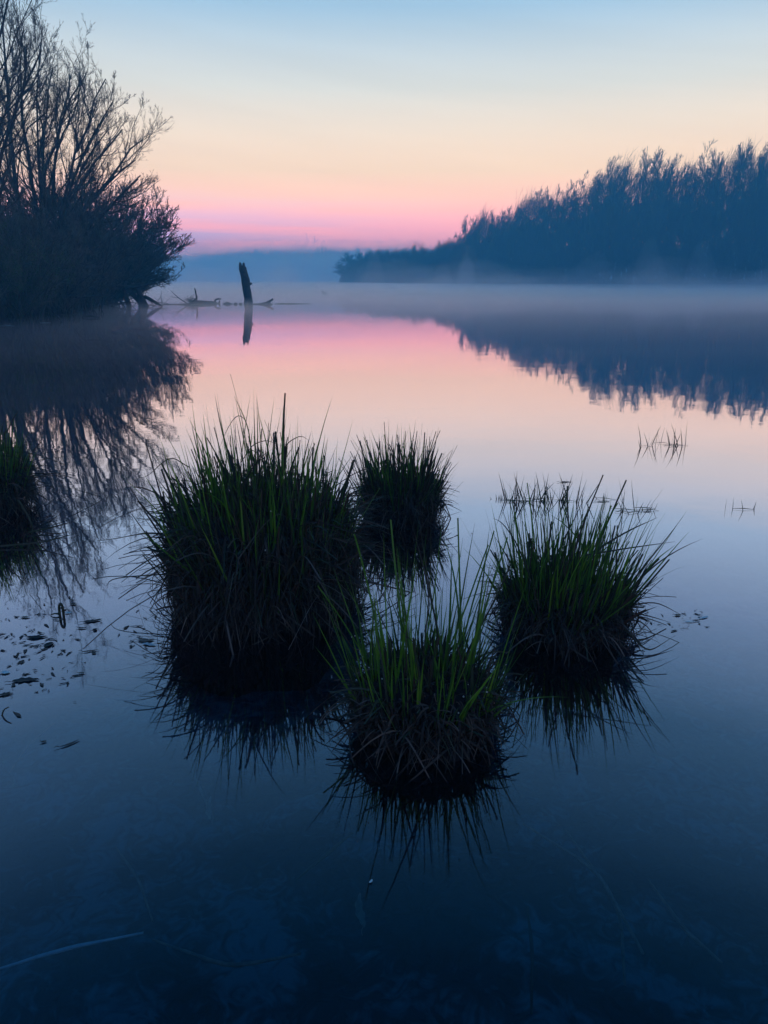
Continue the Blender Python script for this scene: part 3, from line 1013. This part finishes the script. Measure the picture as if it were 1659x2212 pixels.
def tussock(loc, rx, ry, hm, green, dark, dead, label, seed, n_g=500, n_d=600, n_x=420, lean=(0, 0), hf=None, n_big=40, specks=40, wide=.0028, skirt=1.3, out0=.05):
    o = empty('sedge_tussock', (loc.x, loc.y, 0))
    tag(o, label, 'grass tussock', 'sedge tussocks standing in the water')
    mound(o, rx, ry, hm, seed)
    ln = np.array([lean[0], lean[1], 0.0])

    def directions(base, rr, out_, jitter):
        d = np.stack([base[:, 0] / rx, base[:, 1] / ry, np.zeros(len(base))], 1)
        low = np.clip(1 - base[:, 2] / hm, 0, 1)
        d = d * (out_ * (1 + 1.1 * low))[:, None] + np.array([0, 0, 1.0]) + ln + RNG.normal(0, jitter, d.shape)
        return norm(d)

    def lenf(base):
        return np.array([hf(p_[0] / rx, p_[1] / ry) for p_ in base]) if hf else np.ones(len(base))

    # young green blades: pointed, upright
    base, rr, a = surf(n_g, rx, ry, hm, .15, .34)
    d = directions(base, rr, np.full(n_g, .17), .11)
    L_ = (green[0] + (green[1] - green[0]) * RNG.uniform(0, 1, n_g) ** 1.6) * lenf(base)
    P = blade_paths(base, d, L_, RNG.exponential(.05, n_g), 7, .012)
    b = Batch(); b.ribbons(P, widths(n_g, 7, RNG.uniform(.6, 1.6, n_g) * wide, np.zeros(n_g, bool)), norm(RNG.normal(size=(n_g, 3))))
    tag(b.build('green_blades', M_green, o), kind='stuff')
    tips = P[:, -1]
    # old dark stubs: bitten-off, stiff
    base, rr, a = surf(n_d, rx, ry, hm, .05, .58)
    d = directions(base, rr, np.full(n_d, .24), .15)
    L_ = (dark[0] + (dark[1] - dark[0]) * RNG.uniform(0, 1, n_d) ** 1.8) * lenf(base)
    P = blade_paths(base, d, L_, RNG.exponential(.05, n_d), 5, .01)
    b = Batch(); b.ribbons(P, widths(n_d, 5, RNG.uniform(.6, 2.0, n_d) * wide, RNG.uniform(0, 1, n_d) < .6), norm(RNG.normal(size=(n_d, 3))))
    tag(b.build('old_blades', M_dark, o), kind='stuff')
    # dead thatch: thin, drooping down the flanks to the water
    base, rr, a = surf(n_x, rx, ry, hm, .15, .65)
    d = directions(base, rr, RNG.uniform(.0, .65, n_x), .30)
    L_ = RNG.uniform(dead[0], 1, n_x) ** 2 * (dead[1] - dead[0]) + dead[0]
    dr = RNG.uniform(.3, 1.3, n_x)
    P = blade_paths(base, d, L_, dr, 8, .05)
    P[..., 2] = np.maximum(P[..., 2], .004 + RNG.uniform(0, .01, (n_x, 1)))
    b = Batch(); b.ribbons(P, widths(n_x, 8, RNG.uniform(.5, 1.2, n_x) * wide, RNG.uniform(0, 1, n_x) < .5), norm(RNG.normal(size=(n_x, 3))))
    tag(b.build('dead_blades', M_dead, o), kind='stuff')
    # a skirt of old blades hanging down the mound into the water
    n_s = int(n_x * skirt)
    a = RNG.uniform(0, 2 * math.pi, n_s); z0 = RNG.uniform(.25, .95, n_s) * hm
    rr_ = 1.02 - .12 * (z0 / hm)
    t = np.linspace(0, 1, 7)[None, :]
    out_ = (RNG.uniform(.004, out0, n_s)[:, None] + RNG.exponential(out0 * .25, n_s)[:, None]) * np.sin(t * 2.6) * 1.1
    da = RNG.normal(0, .22, n_s)[:, None] * t
    A_ = a[:, None] + da
    P = np.stack([(rx * rr_[:, None] + out_) * np.cos(A_), (ry * rr_[:, None] + out_) * np.sin(A_),
                  z0[:, None] * (1 - t ** 1.3 * RNG.uniform(.85, 1.35, n_s)[:, None]) + .03 * np.sin(t * 3)], -1)
    b = Batch(); b.ribbons(P, widths(n_s, 7, RNG.uniform(.6, 1.5, n_s) * wide, RNG.uniform(0, 1, n_s) < .5), norm(RNG.normal(size=(n_s, 3)) * .4 + np.stack([-np.sin(a), np.cos(a), a * 0], 1)))
    tag(b.build('hanging_blades', M_thatch, o), kind='stuff')
    # splayed dead blades that enter the water round the foot
    n_f = int(n_x * .22) + 40
    a = RNG.uniform(0, 2 * math.pi, n_f); z0 = RNG.uniform(.05, .45, n_f) * hm
    t = np.linspace(0, 1, 7)[None, :]
    reach = (RNG.uniform(.02, .10, n_f) + RNG.exponential(.035, n_f))[:, None]
    A_ = a[:, None] + RNG.normal(0, .35, n_f)[:, None] * t
    lift = RNG.uniform(0, .06, n_f)[:, None] * np.sin(t * math.pi)
    P = np.stack([(rx * .93 + reach * t) * np.cos(A_), (ry * .93 + reach * t) * np.sin(A_), z0[:, None] * (1 - t ** 1.4) + lift - .012 * t], -1)
    b = Batch(); b.ribbons(P, widths(n_f, 7, RNG.uniform(.6, 1.6, n_f) * wide, RNG.uniform(0, 1, n_f) < .6), norm(RNG.normal(size=(n_f, 3)) * .6 + np.stack([-np.sin(a), np.cos(a), a * 0], 1)))
    tag(b.build('splayed_blades', M_dead, o), kind='stuff')
    # short broken blades bristling from the flanks, for a shaggy outline
    n_b = int(n_d * .35) + 60
    a = RNG.uniform(0, 2 * math.pi, n_b); z0 = RNG.uniform(.25, .95, n_b) * hm
    base = np.stack([rx * .9 * np.cos(a), ry * .9 * np.sin(a), z0], 1)
    d = norm(np.stack([np.cos(a), np.sin(a), RNG.uniform(-.1, 2.2, n_b)], 1) + RNG.normal(0, .35, (n_b, 3)))
    P = blade_paths(base, d, RNG.uniform(.05, .17, n_b) * (hm / .3) ** .5, RNG.uniform(0, .8, n_b), 6, .03)
    b = Batch(); b.ribbons(P, widths(n_b, 6, RNG.uniform(.5, 1.4, n_b) * wide, RNG.uniform(0, 1, n_b) < .6), norm(RNG.normal(size=(n_b, 3))))
    tag(b.build('broken_blades', M_dark, o), kind='stuff')
    # the blades that stand out one by one
    base, rr, a = surf(n_big, rx, ry, hm, .35, .35)
    d = directions(base, rr, np.full(n_big, .24), .20)
    L_ = RNG.uniform(green[1] * .6, green[1] * 1.12, n_big) * lenf(base)
    P = blade_paths(base, d, L_, np.where(RNG.uniform(0, 1, n_big) < .10, RNG.uniform(.15, .5, n_big), .02), 9, .02)
    P[..., 2] = np.maximum(P[..., 2], .004)
    W = widths(n_big, 9, RNG.uniform(.8, 1.7, n_big) * wide, RNG.uniform(0, 1, n_big) < .3)
    S = norm(RNG.normal(size=(n_big, 3)))
    for k in range(n_big):
        b = Batch(); b.ribbons(P[k:k + 1], W[k:k + 1], S[k:k + 1])
        m_ = (M_green, M_green, M_dark, M_dead)[k % 4]
        b.build('blade', m_, o)
    if specks:
        b = Batch()  # tiny pale specks scattered around the green blade tips
        pick = RNG.integers(0, len(tips), specks // 2)
        for q in tips[pick]:
            q = q + RNG.normal(0, .02, 3) * np.array([1, 1, 0]) - np.array([0, 0, RNG.uniform(0, .08)])
            r0 = RNG.uniform(.0012, .0026)
            ellip(b, tuple(q), (r0, r0, r0 * 1.5), 5, 4)
        tag(b.build('pale_specks', M_speck, o), kind='stuff')
    return o


def blade_to(parent, loc, pts, w, mat, K=14):
    """one particular blade through world points"""
    pts = np.array([tuple(Vector(p_) - loc) for p_ in pts])
    t = np.linspace(0, len(pts) - 1, K)
    P = np.stack([np.interp(t, np.arange(len(pts)), pts[:, k]) for k in range(3)], 1)
    for _ in range(2):
        P[1:-1] = (P[:-2] + 2 * P[1:-1] + P[2:]) / 4
    W = w * np.clip(1.05 - np.linspace(0, 1, K) ** 2.5, .1, 1)
    b = Batch(); b.ribbons(P[None], W[None], np.array([[.3, .2, .9]]))
    return b.build('blade', mat, parent)


LA = Vector((-.50, 3.02, 0))
hfA = lambda u, v: 1.12 - .34 * max(u + .1, 0) - .22 * max(-u - .6, 0) + .12 * (v > .3)
tA = tussock(LA, .36, .38, .42, (.12, .42), (.06, .28), (.06, .34), 'largest and bushiest sedge tussock, left of centre, with drooping dead blades', 1., 420, 1500, 950, (-.01, .02), hfA, 46, 60, .0030)
LB = Vector((.09, 4.17, 0))
tB = tussock(LB, .20, .19, .22, (.14, .34), (.08, .34), (.06, .20), 'rounded dark sedge tussock at the back, between the two larger ones', 2., 150, 520, 300, (0, .02), None, 34, 10, .0030)
LC = Vector((.125, 2.07, 0))
hfC = lambda u, v: 1.05 if v > -.2 else .72
tC = tussock(LC, .205, .19, .17, (.14, .45), (.03, .12), (.04, .11), 'front tussock nearest the camera, with slender bright green blades over brown thatch', 3., 190, 420, 520, (.01, .02), hfC, 40, 70, .0028, 1.0, .022)
LD = Vector((.70, 2.74, 0))
tD = tussock(LD, .215, .20, .17, (.16, .44), (.08, .30), (.06, .22), 'sedge tussock on the right with tall green blades leaning outward', 4., 300, 480, 420, (.05, .02), None, 40, 16, .0028)
LE = Vector((-2.38, 4.35, 0))
tE = tussock(LE, .25, .24, .28, (.12, .36), (.10, .26), (.10, .34), 'bright green sedge tussock cut off by the left edge', 5., 420, 300, 420, (0, .02), None, 30, 40, .0030)


# particular blades
def wp(y, *pp):
    return [at_depth(a, c, y) for a, c in pp]


blade_to(tA, LA, wp(3.1, (410, 1010), (392, 1000), (372, 985), (345, 1002), (322, 1030), (290, 1035)), .0022, M_dead)
blade_to(tA, LA, wp(3.05, (375, 1160), (340, 1152), (300, 1153)) + [on_plane(255, 1163, .004), on_plane(190, 1171, .004)], .003, M_dark)
blade_to(tA, LA, wp(2.95, (370, 1240), (330, 1242), (285, 1245), (240, 1250), (229, 1263)) + [on_plane(222, 1318, .0)], .0026, M_dark)
blade_to(tA, LA, wp(3.2, (520, 1000), (545, 960), (575, 950), (605, 962)), .0022, M_dead)
blade_to(tA, LA, wp(3.2, (600, 990), (622, 955), (650, 940), (668, 952)), .0022, M_dead)
blade_to(tA, LA, wp(3.2, (545, 1000), (538, 930), (523, 890), (505, 855)), .0024, M_green)
blade_to(tA, LA, wp(3.2, (520, 1000), (530, 920), (541, 852)), .0026, M_green)
blade_to(tA, LA, wp(3.2, (470, 980), (488, 930), (512, 893), (530, 905), (538, 930)), .0018, M_dead)
blade_to(tA, LA, wp(2.9, (500, 1280), (440, 1330), (350, 1360)) + [on_plane(290, 1383, .0)], .0028, M_dark)
blade_to(tA, LA, [at_depth(400, 1390, 2.86), at_depth(330, 1442, 2.80), on_plane(262, 1481, .0)], .0030, M_dark)
blade_to(tA, LA, wp(2.78, (545, 1150), (600, 1220), (645, 1270), (690, 1310)), .0034, M_dead)
blade_to(tA, LA, wp(2.78, (690, 1120), (672, 1200), (655, 1270), (632, 1330)), .0048, M_dead)
blade_to(tA, LA, wp(2.78, (790, 1190), (740, 1215), (690, 1240), (650, 1250)), .0040, M_dead)
for (a_, c_, a2, c2, y_, w_) in ((664, 1115, 698, 996, 3.15, .0085), (618, 1085, 634, 975, 3.2, .006), (700, 1130, 700, 1010, 3.1, .005), (705, 1170, 738, 1060, 3.05, .005), (650, 1110, 672, 1040, 3.1, .005),
                                 (590, 1060, 607, 960, 3.25, .006), (545, 1130, 542, 985, 3.0, .006), (556, 1150, 548, 1000, 2.95, .004), (372, 1130, 362, 1052, 3.05, .006), (388, 1130, 384, 1048, 3.0, .005),
                                 (720, 1230, 780, 1085, 3.0, .0045), (690, 1140, 722, 1085, 2.95, .006)):
    blade_to(tA, LA, [at_depth(a_ - 3, c_ + 60, y_), at_depth(a_, c_, y_), at_depth(a2, c2, y_)], w_, M_dark)
blade_to(tD, LD, wp(2.7, (1240, 1230), (1300, 1180), (1360, 1145), (1420, 1118)), .0040, M_dark)
blade_to(tD, LD, wp(2.65, (1260, 1200), (1350, 1185), (1458, 1170)), .0030, M_dark)
blade_to(tD, LD, wp(2.65, (1330, 1300), (1375, 1260), (1415, 1210), (1458, 1178)), .0034, M_green)
blade_to(tD, LD, wp(2.65, (1150, 1260), (1120, 1180), (1098, 1145), (1080, 1125), (1065, 1120)), .0024, M_dark)
blade_to(tD, LD, wp(2.65, (1310, 1330), (1370, 1305), (1420, 1300), (1478, 1332)), .0030, M_dead)
blade_to(tD, LD, wp(2.62, (1290, 1330), (1350, 1320), (1400, 1330), (1450, 1345)), .0030, M_dead)
blade_to(tD, LD, [at_depth(1340, 1350, 2.6), on_plane(1400, 1410, .01), on_plane(1460, 1372, .03)], .0034, M_dark)
blade_to(tC, LC, wp(2.2, (960, 1420), (975, 1330), (990, 1230), (1000, 1160)), .0028, M_green)
blade_to(tC, LC, wp(2.15, (1020, 1440), (1040, 1340), (1058, 1250), (1053, 1244)), .0030, M_dark)
blade_to(tC, LC, wp(2.1, (1060, 1560), (1085, 1480), (1100, 1400), (1120, 1340)), .0034, M_green)
blade_to(tC, LC, wp(1.98, (1020, 1620), (1055, 1560), (1085, 1530), (1110, 1520)), .0034, M_green)
blade_to(tE, LE, wp(4.2, (14, 935), (28, 905), (40, 887)), .0060, M_dead)
blade_to(tE, LE, wp(4.0, (40, 1080), (70, 1130), (76, 1200)), .0050, M_dark)
blade_to(tE, LE, [on_plane(60, 1150, .01), on_plane(110, 1140, .02), on_plane(152, 1128, .07)], .0050, M_dark)
blade_to(tE, LE, [on_plane(0, 1180, .01), on_plane(90, 1172, .02), on_plane(165, 1152, .07)], .0050, M_dark)


# ------------------------------------------------------------------ lone sedge shoots further out
def shoots(name, dxs, dy, label, hmax, seed, cat='sedge shoots', mat=M_dark, per=3):
    c = on_plane(sum(dxs) / len(dxs), dy)
    o = empty(name, (c.x, c.y, 0))
    tag(o, label, cat, 'sparse sedge shoots poking out of the water')
    for a in dxs:
        w = on_plane(a, dy + RNG.uniform(-4, 4)) - c
        for k in range(per):
            b0 = np.array([[w.x + RNG.normal(0, .012), w.y + RNG.normal(0, .02), -.05]])
            d = norm(np.array([[RNG.normal(0, .28), RNG.normal(0, .1), 1.0]]))
            P = blade_paths(b0, d, np.array([hmax * RNG.uniform(.35, 1.0) + .05]), np.array([RNG.exponential(.06)]), 6, .02)
            b = Batch(); b.ribbons(P, widths(1, 6, np.array([.0038]), np.array([False])), norm(RNG.normal(size=(1, 3))))
            b.build('blade', mat, o)
        if RNG.uniform() < .5:   # a flat floating blade at the foot
            ang = RNG.uniform(-.5, .5); l_ = RNG.uniform(.04, .09)
            P = np.array([[(w.x - l_ * math.cos(ang), w.y - l_ * math.sin(ang), .004), (w.x, w.y, .008), (w.x + l_ * math.cos(ang), w.y + l_ * math.sin(ang), .003)]])
            b = Batch(); b.ribbons(P, np.array([[.002, .005, .002]]), np.array([[0, 1.0, .2]]))
            b.build('blade', M_dark, o)
    return o


o = shoots('sedge_shoots', [1100, 1108, 1118, 1128, 1138, 1150, 1160, 1170, 1182, 1195, 1206, 1218, 1232, 1244, 1254], 1082, 'long row of thin dark shoots behind the right tussock', .20, 1, per=4)
o = shoots('sedge_shoots', [1074, 1080], 1074, 'tiny isolated shoot at the left end of the long row', .05, 2)
o = shoots('sedge_shoots', [1382, 1398, 1408, 1412, 1432, 1448, 1452, 1456, 1470, 1482], 962, 'most distant group of slender shoots, out on the pink reflection', .22, 3, per=2)
o = shoots('sedge_shoots', [1580, 1588, 1606, 1622], 1099, 'four faint short shoots near the right edge of the picture', .08, 4, per=1)
o = shoots('sedge_shoots', [1298, 1306], 1081, 'tiny sprig on the water, right of the long row', .05, 5, per=2)
o = shoots('sedge_shoots', [1340, 1352, 1366, 1372], 1106, 'short shoots rising just right of the right tussock tips', .22, 6, per=2)
o = shoots('sedge_shoots', [1392, 1404], 1100, 'crooked little sprig with a bent blade, right of the short shoots', .10, 7, per=2)


# ------------------------------------------------------------------ floating and sunken litter
def leaf_mesh(L_, W_, curl, seed, lobed=False):
    nu, nv = 14, 5
    V = []
    for i in range(nu):
        t = i / (nu - 1)
        hw = W_ * (math.sin(math.pi * t ** .8) ** .8) * (1 + (.25 * math.sin(t * 22 + seed) if lobed else .06 * math.sin(t * 30 + seed))) + .0006
        for j in range(nv):
            s_ = j / (nv - 1) * 2 - 1
            V.append((L_ * (t - .5), s_ * hw + .08 * L_ * math.sin(t * 3 + seed), curl * (s_ * s_ * hw + .35 * L_ * (t - .5) ** 2) + .02 * L_ * noise.noise(Vector((t * 4, s_ * 2, seed)))))
    V = np.array(V); V[:, 2] -= V[:, 2].mean()
    i = np.arange(nu - 1)[:, None] * nv; s_ = np.arange(nv - 1)[None]
    q = np.stack([i + s_, i + s_ + 1, i + nv + s_ + 1, i + nv + s_], -1).reshape(-1, 4)
    return V, q


def leaf(name, dx, dy, wpx, hpx, rz, mat, label, cat='leaf', z=.003, curl=.4, group=None, lobed=False, stalk=True):
    w = on_plane(dx, dy, z)
    s_ = w.length / 1659
    V, q = leaf_mesh(wpx * s_, hpx * s_ * .7, curl * .5, dx * .13 + dy, lobed or int(dx + dy) % 2 == 0)
    b = Batch(); b.add(V, [q])
    if stalk:
        b.tubes(np.array([[(-wpx * s_ * .5, 0, .002), (-wpx * s_ * .62, .004, .003), (-wpx * s_ * .72, .002, .002)]]), np.array([[.0012, .0010, .0008]]), 4)
    o = b.build(name, mat, None, (w.x, w.y, z))
    o.rotation_euler[2] = rz
    return tag(o, label, cat, group)


G1 = 'leaves floating on the left'
leaf('floating_leaf', 200, 1340, 40, 8, .5, M_leaf_dark, 'dark narrow leaf floating under the bent stem beside the largest tussock', group=G1)
leaf('floating_leaf', 205, 1360, 14, 6, 1.1, M_leaf_dark, 'small pointed dark leaf just below the narrow leaf beside the bent stem', group=G1, curl=1.2)
leaf('floating_leaf', 178, 1356, 20, 5, 0, M_leaf_dark, 'flat faint leaf left of the small pointed leaf', group=G1)
leaf('floating_leaf', 158, 1305, 14, 5, .2, M_leaf_dark, 'small dark leaf floating to the upper right of the looped stem', group=G1)
leaf('floating_leaf', 148, 1323, 14, 5, 0, M_leaf_pale, 'small pale leaf touching the looped stem', group=G1)
leaf('floating_leaf', 55, 1333, 20, 6, .2, M_leaf_brown, 'brown floating leaf left of the looped stem', group=G1)
leaf('floating_leaf', 80, 1375, 44, 9, .15, M_leaf_dark, 'curled dark leaf with a pale rim, below the looped stem', group=G1, curl=.8)
leaf('floating_leaf', 105, 1392, 26, 10, 1.0, M_leaf_dark, 'broad dark leaf at the lower end of the floating litter', group=G1, curl=.8)
leaf('floating_leaf', 55, 1470, 58, 12, .25, M_leaf_dark, 'largest dark leaf, floating near the left edge below the litter', group=G1, curl=.5, lobed=True)
leaf('floating_leaf', 12, 1452, 20, 9, .1, M_leaf_pale, 'whitish leaf at the left edge beside the largest dark leaf', group=G1)
leaf('floating_leaf', 12, 1500, 30, 8, .3, M_leaf_dark, 'dark leaf at the left edge just below the largest dark leaf', group=G1)
leaf('floating_leaf', 196, 1405, 36, 4, .2, M_leaf_dark, 'slim sliver of leaf alone on blue water, left of the largest tussock', group=G1)
leaf('floating_leaf', 176, 1454, 16, 5, 0, M_leaf_brown, 'small brown leaf with a pale spot below the slim sliver', group=G1)
leaf('floating_leaf', 150, 1605, 46, 4, .7, M_leaf_dark, 'long dark leaf scrap at lower left, under all the others', group=G1)
leaf('floating_leaf', 95, 1602, 12, 5, .3, M_leaf_dark, 'tiny dark scrap at lower left beside the long scrap', group=G1)
leaf('floating_leaf', 316, 1382, 40, 10, .1, M_leaf_brown, 'brown leaf caught in the dead blades at the foot of the largest tussock', group=G1)
leaf('floating_leaf', 322, 1392, 34, 8, -.1, M_leaf_pale, 'pale green leaf under the blades left of the largest tussock', group=G1)
leaf('floating_leaf', 257, 1160, 10, 3, .2, M_leaf_dark, 'tiny dark fleck above the long horizontal blade left of the largest tussock', group=G1)
b = Batch()
for k in range(230):
    dx_, dy_ = RNG.normal(62, 62), RNG.normal(1392, 62)
    if k % 6 == 0:
        dx_, dy_ = RNG.uniform(255, 345), RNG.normal(1375, 30)
    if k % 9 == 0:
        dx_, dy_ = RNG.uniform(1390, 1530), RNG.normal(1340, 16)
    c_ = on_plane(dx_, dy_, .0022)
    m_ = RNG.integers(4, 8)
    r_ = RNG.uniform(.003, .016)
    an = np.sort(RNG.uniform(0, 6.28, m_)); th_ = RNG.uniform(0, 3.14); rr_ = r_ * RNG.uniform(.5, 1.2, m_)
    X_, Y_ = rr_ * np.cos(an) * 1.6, rr_ * np.sin(an) * .5
    V = np.stack([c_.x + X_ * math.cos(th_) - Y_ * math.sin(th_), c_.y + X_ * math.sin(th_) + Y_ * math.cos(th_), c_.z + RNG.uniform(-.0012, .0016, m_)], 1)
    V = np.concatenate([V, [[c_.x, c_.y, c_.z + .001]]])
    b.add(V, [np.stack([np.arange(m_), (np.arange(m_) + 1) % m_, np.full(m_, m_)], 1)])
tag(b.build('floating_litter', M_leaf_dark), 'fine dark plant litter drifting on the water', None, None, 'stuff')
G2 = 'leaves floating on the right'
leaf('floating_leaf', 1520, 1333, 26, 4, .3, M_leaf_pale, 'pale sliver floating to the right of the right tussock', group=G2)
leaf('floating_leaf', 1490, 1342, 22, 3, .1, M_leaf_pale, 'fainter pale sliver closer to the right tussock', group=G2)
leaf('floating_leaf', 1464, 1328, 16, 6, .1, M_leaf_brown, 'brown leaf at the tip of the dead blades of the right tussock', group=G2)
leaf('floating_leaf', 1222, 1041, 28, 5, .1, M_leaf_dark, 'dark leaf floating behind the long row of shoots', group=G2)
leaf('floating_leaf', 1302, 1083, 30, 4, .1, M_leaf_dark, 'flat dark leaf under the tiny sprig', group=G2)
leaf('floating_leaf', 1398, 1104, 22, 4, .2, M_leaf_dark, 'flat dark leaf under the crooked sprig', group=G2)
leaf('floating_feather', 801, 1903, 14, 3.4, 1.15, M_leaf_pale, 'small bright white feather on the dark water in front', 'feather', stalk=False)
leaf('sunken_leaf', 783, 1965, 120, 15, 1.62, M_leaf_brown, 'long brown leaf lying under water below the white feather', 'leaf', z=-.07, group='things under the water')
leaf('sunken_leaf', 455, 1745, 90, 9, 1.9, M_leaf_brown, 'faint pale leaf under water in front of the largest tussock', 'leaf', z=-.09, group='things under the water')

# looped stem standing in the water
w = on_plane(133, 1330)
b = Batch()
s_ = w.length / 1659
solid_limb(b, [(4 * s_, 0, -.03), (5 * s_, 0, 12 * s_), (4 * s_, 0, 25 * s_), (1 * s_, 0, 29 * s_), (-3 * s_, 0, 22 * s_), (-3.5 * s_, 0, 8 * s_), (-4 * s_, 0, -.03)], [2.9 * s_] * 7, 6, .1, 40, 26)
solid_limb(b, [(-4 * s_, 0, .006), (-14 * s_, 0, .012), (-24 * s_, 0, .002)], [2.2 * s_, 1.8 * s_, .8 * s_], 6, .1, 41, 6)
tag(b.build('looped_stem', M_dark, None, (w.x, w.y, 0)), 'thick dark stem bent into a narrow loop, standing in the water', 'stem')

# crooked twig at the left edge
w = on_plane(8, 1545)
b = Batch(); s_ = w.length / 1659
solid_limb(b, [(14 * s_, 0, 20 * s_), (2 * s_, 0, 14 * s_), (-6 * s_, 0, -.01)], [1.2 * s_, 1.6 * s_, 1.8 * s_], 5, .15, 43, 9)
tag(b.build('crooked_twig', M_dark, None, (w.x, w.y, 0)), 'short crooked twig poking up at the left edge', 'twig')

sunk = [((0, 2092), (130, 2052), (310, 2015), -.06, .0045, M_leaf_pale, 'long pale stick under water at the lower left corner'),
        ((380, 1570), (430, 1700), (462, 1770), -.16, .004, M_leaf_brown, 'thin sunken stick below the reflection of the largest tussock'),
        ((1130, 1780), (1290, 1880), (1390, 2060), -.13, .006, M_leaf_brown, 'long curved sunken stick at the lower right'),
        ((1220, 1790), (1340, 1960), (1350, 2130), -.15, .005, M_leaf_brown, 'sunken stick crossing below the long curved one'),
        ((250, 1830), (300, 1900), (330, 1990), -.12, .004, M_leaf_brown, 'short sunken stick above the long pale stick'),
        ((330, 2030), (500, 2090), (650, 2060), -.16, .005, M_leaf_brown, 'sunken stick curving between the pale stick and the sunken leaf'),
        ((120, 1560), (60, 1610), (20, 1670), -.05, .003, M_leaf_brown, 'thin pale sunken stem near the left edge'),
        ((640, 1900), (700, 1850), (760, 1800), -.12, .005, M_dark, 'dark sunken stick just left of the front reflection'),
        ((1140, 1960), (1150, 2060), (1148, 2190), -.14, .005, M_dead, 'upright-looking sunken stick at the bottom right of centre'),
        ((1400, 1900), (1480, 2010), (1560, 2080), -.14, .005, M_leaf_brown, 'sunken stick nearest the lower right corner')]
for (a, m_, c, z, r_, mt, lab) in sunk:
    pts = [on_plane(q[0], q[1], z) for q in (a, m_, c)]
    o0 = pts[1].copy()
    b = Batch(); solid_limb(b, local(pts, o0), [r_ * .5, r_, r_ * .6], 6, .2, a[0], 14)
    tag(b.build('sunken_stick', mt, None, o0), lab, 'stick', 'things under the water')

# flotsam along the left shore
for (dx, dy, wd, mt, lab) in ((98, 697, 20, M_leaf_pale, 'pale flat scrap on the waterline of the left bank'),
                              (62, 694, 16, M_leaf_brown, 'tan scrap on the left waterline, left of the pale flat one'),
                              (15, 703, 30, M_leaf_pale, 'whitish streak of flotsam at the left picture edge')):
    leaf('flotsam', dx, dy, wd, wd * .35, .1, mt, lab, 'flotsam', .01, .2, 'flotsam on the left waterline', False, False)
w = on_plane(198, 687); px = w.y / 1659
b = Batch(); solid_limb(b, [(-20 * px, 0, .02), (-4 * px, .1, .07), (8 * px, 0, .04), (17 * px, 0, .03)], [.02, .03, .03, .02], 6, .2, 50, 12)
tag(b.build('driftwood', M_deadwood, None, (w.x, w.y, 0)), 'thin driftwood branch floating off the left bank in front of the bushes', 'driftwood')
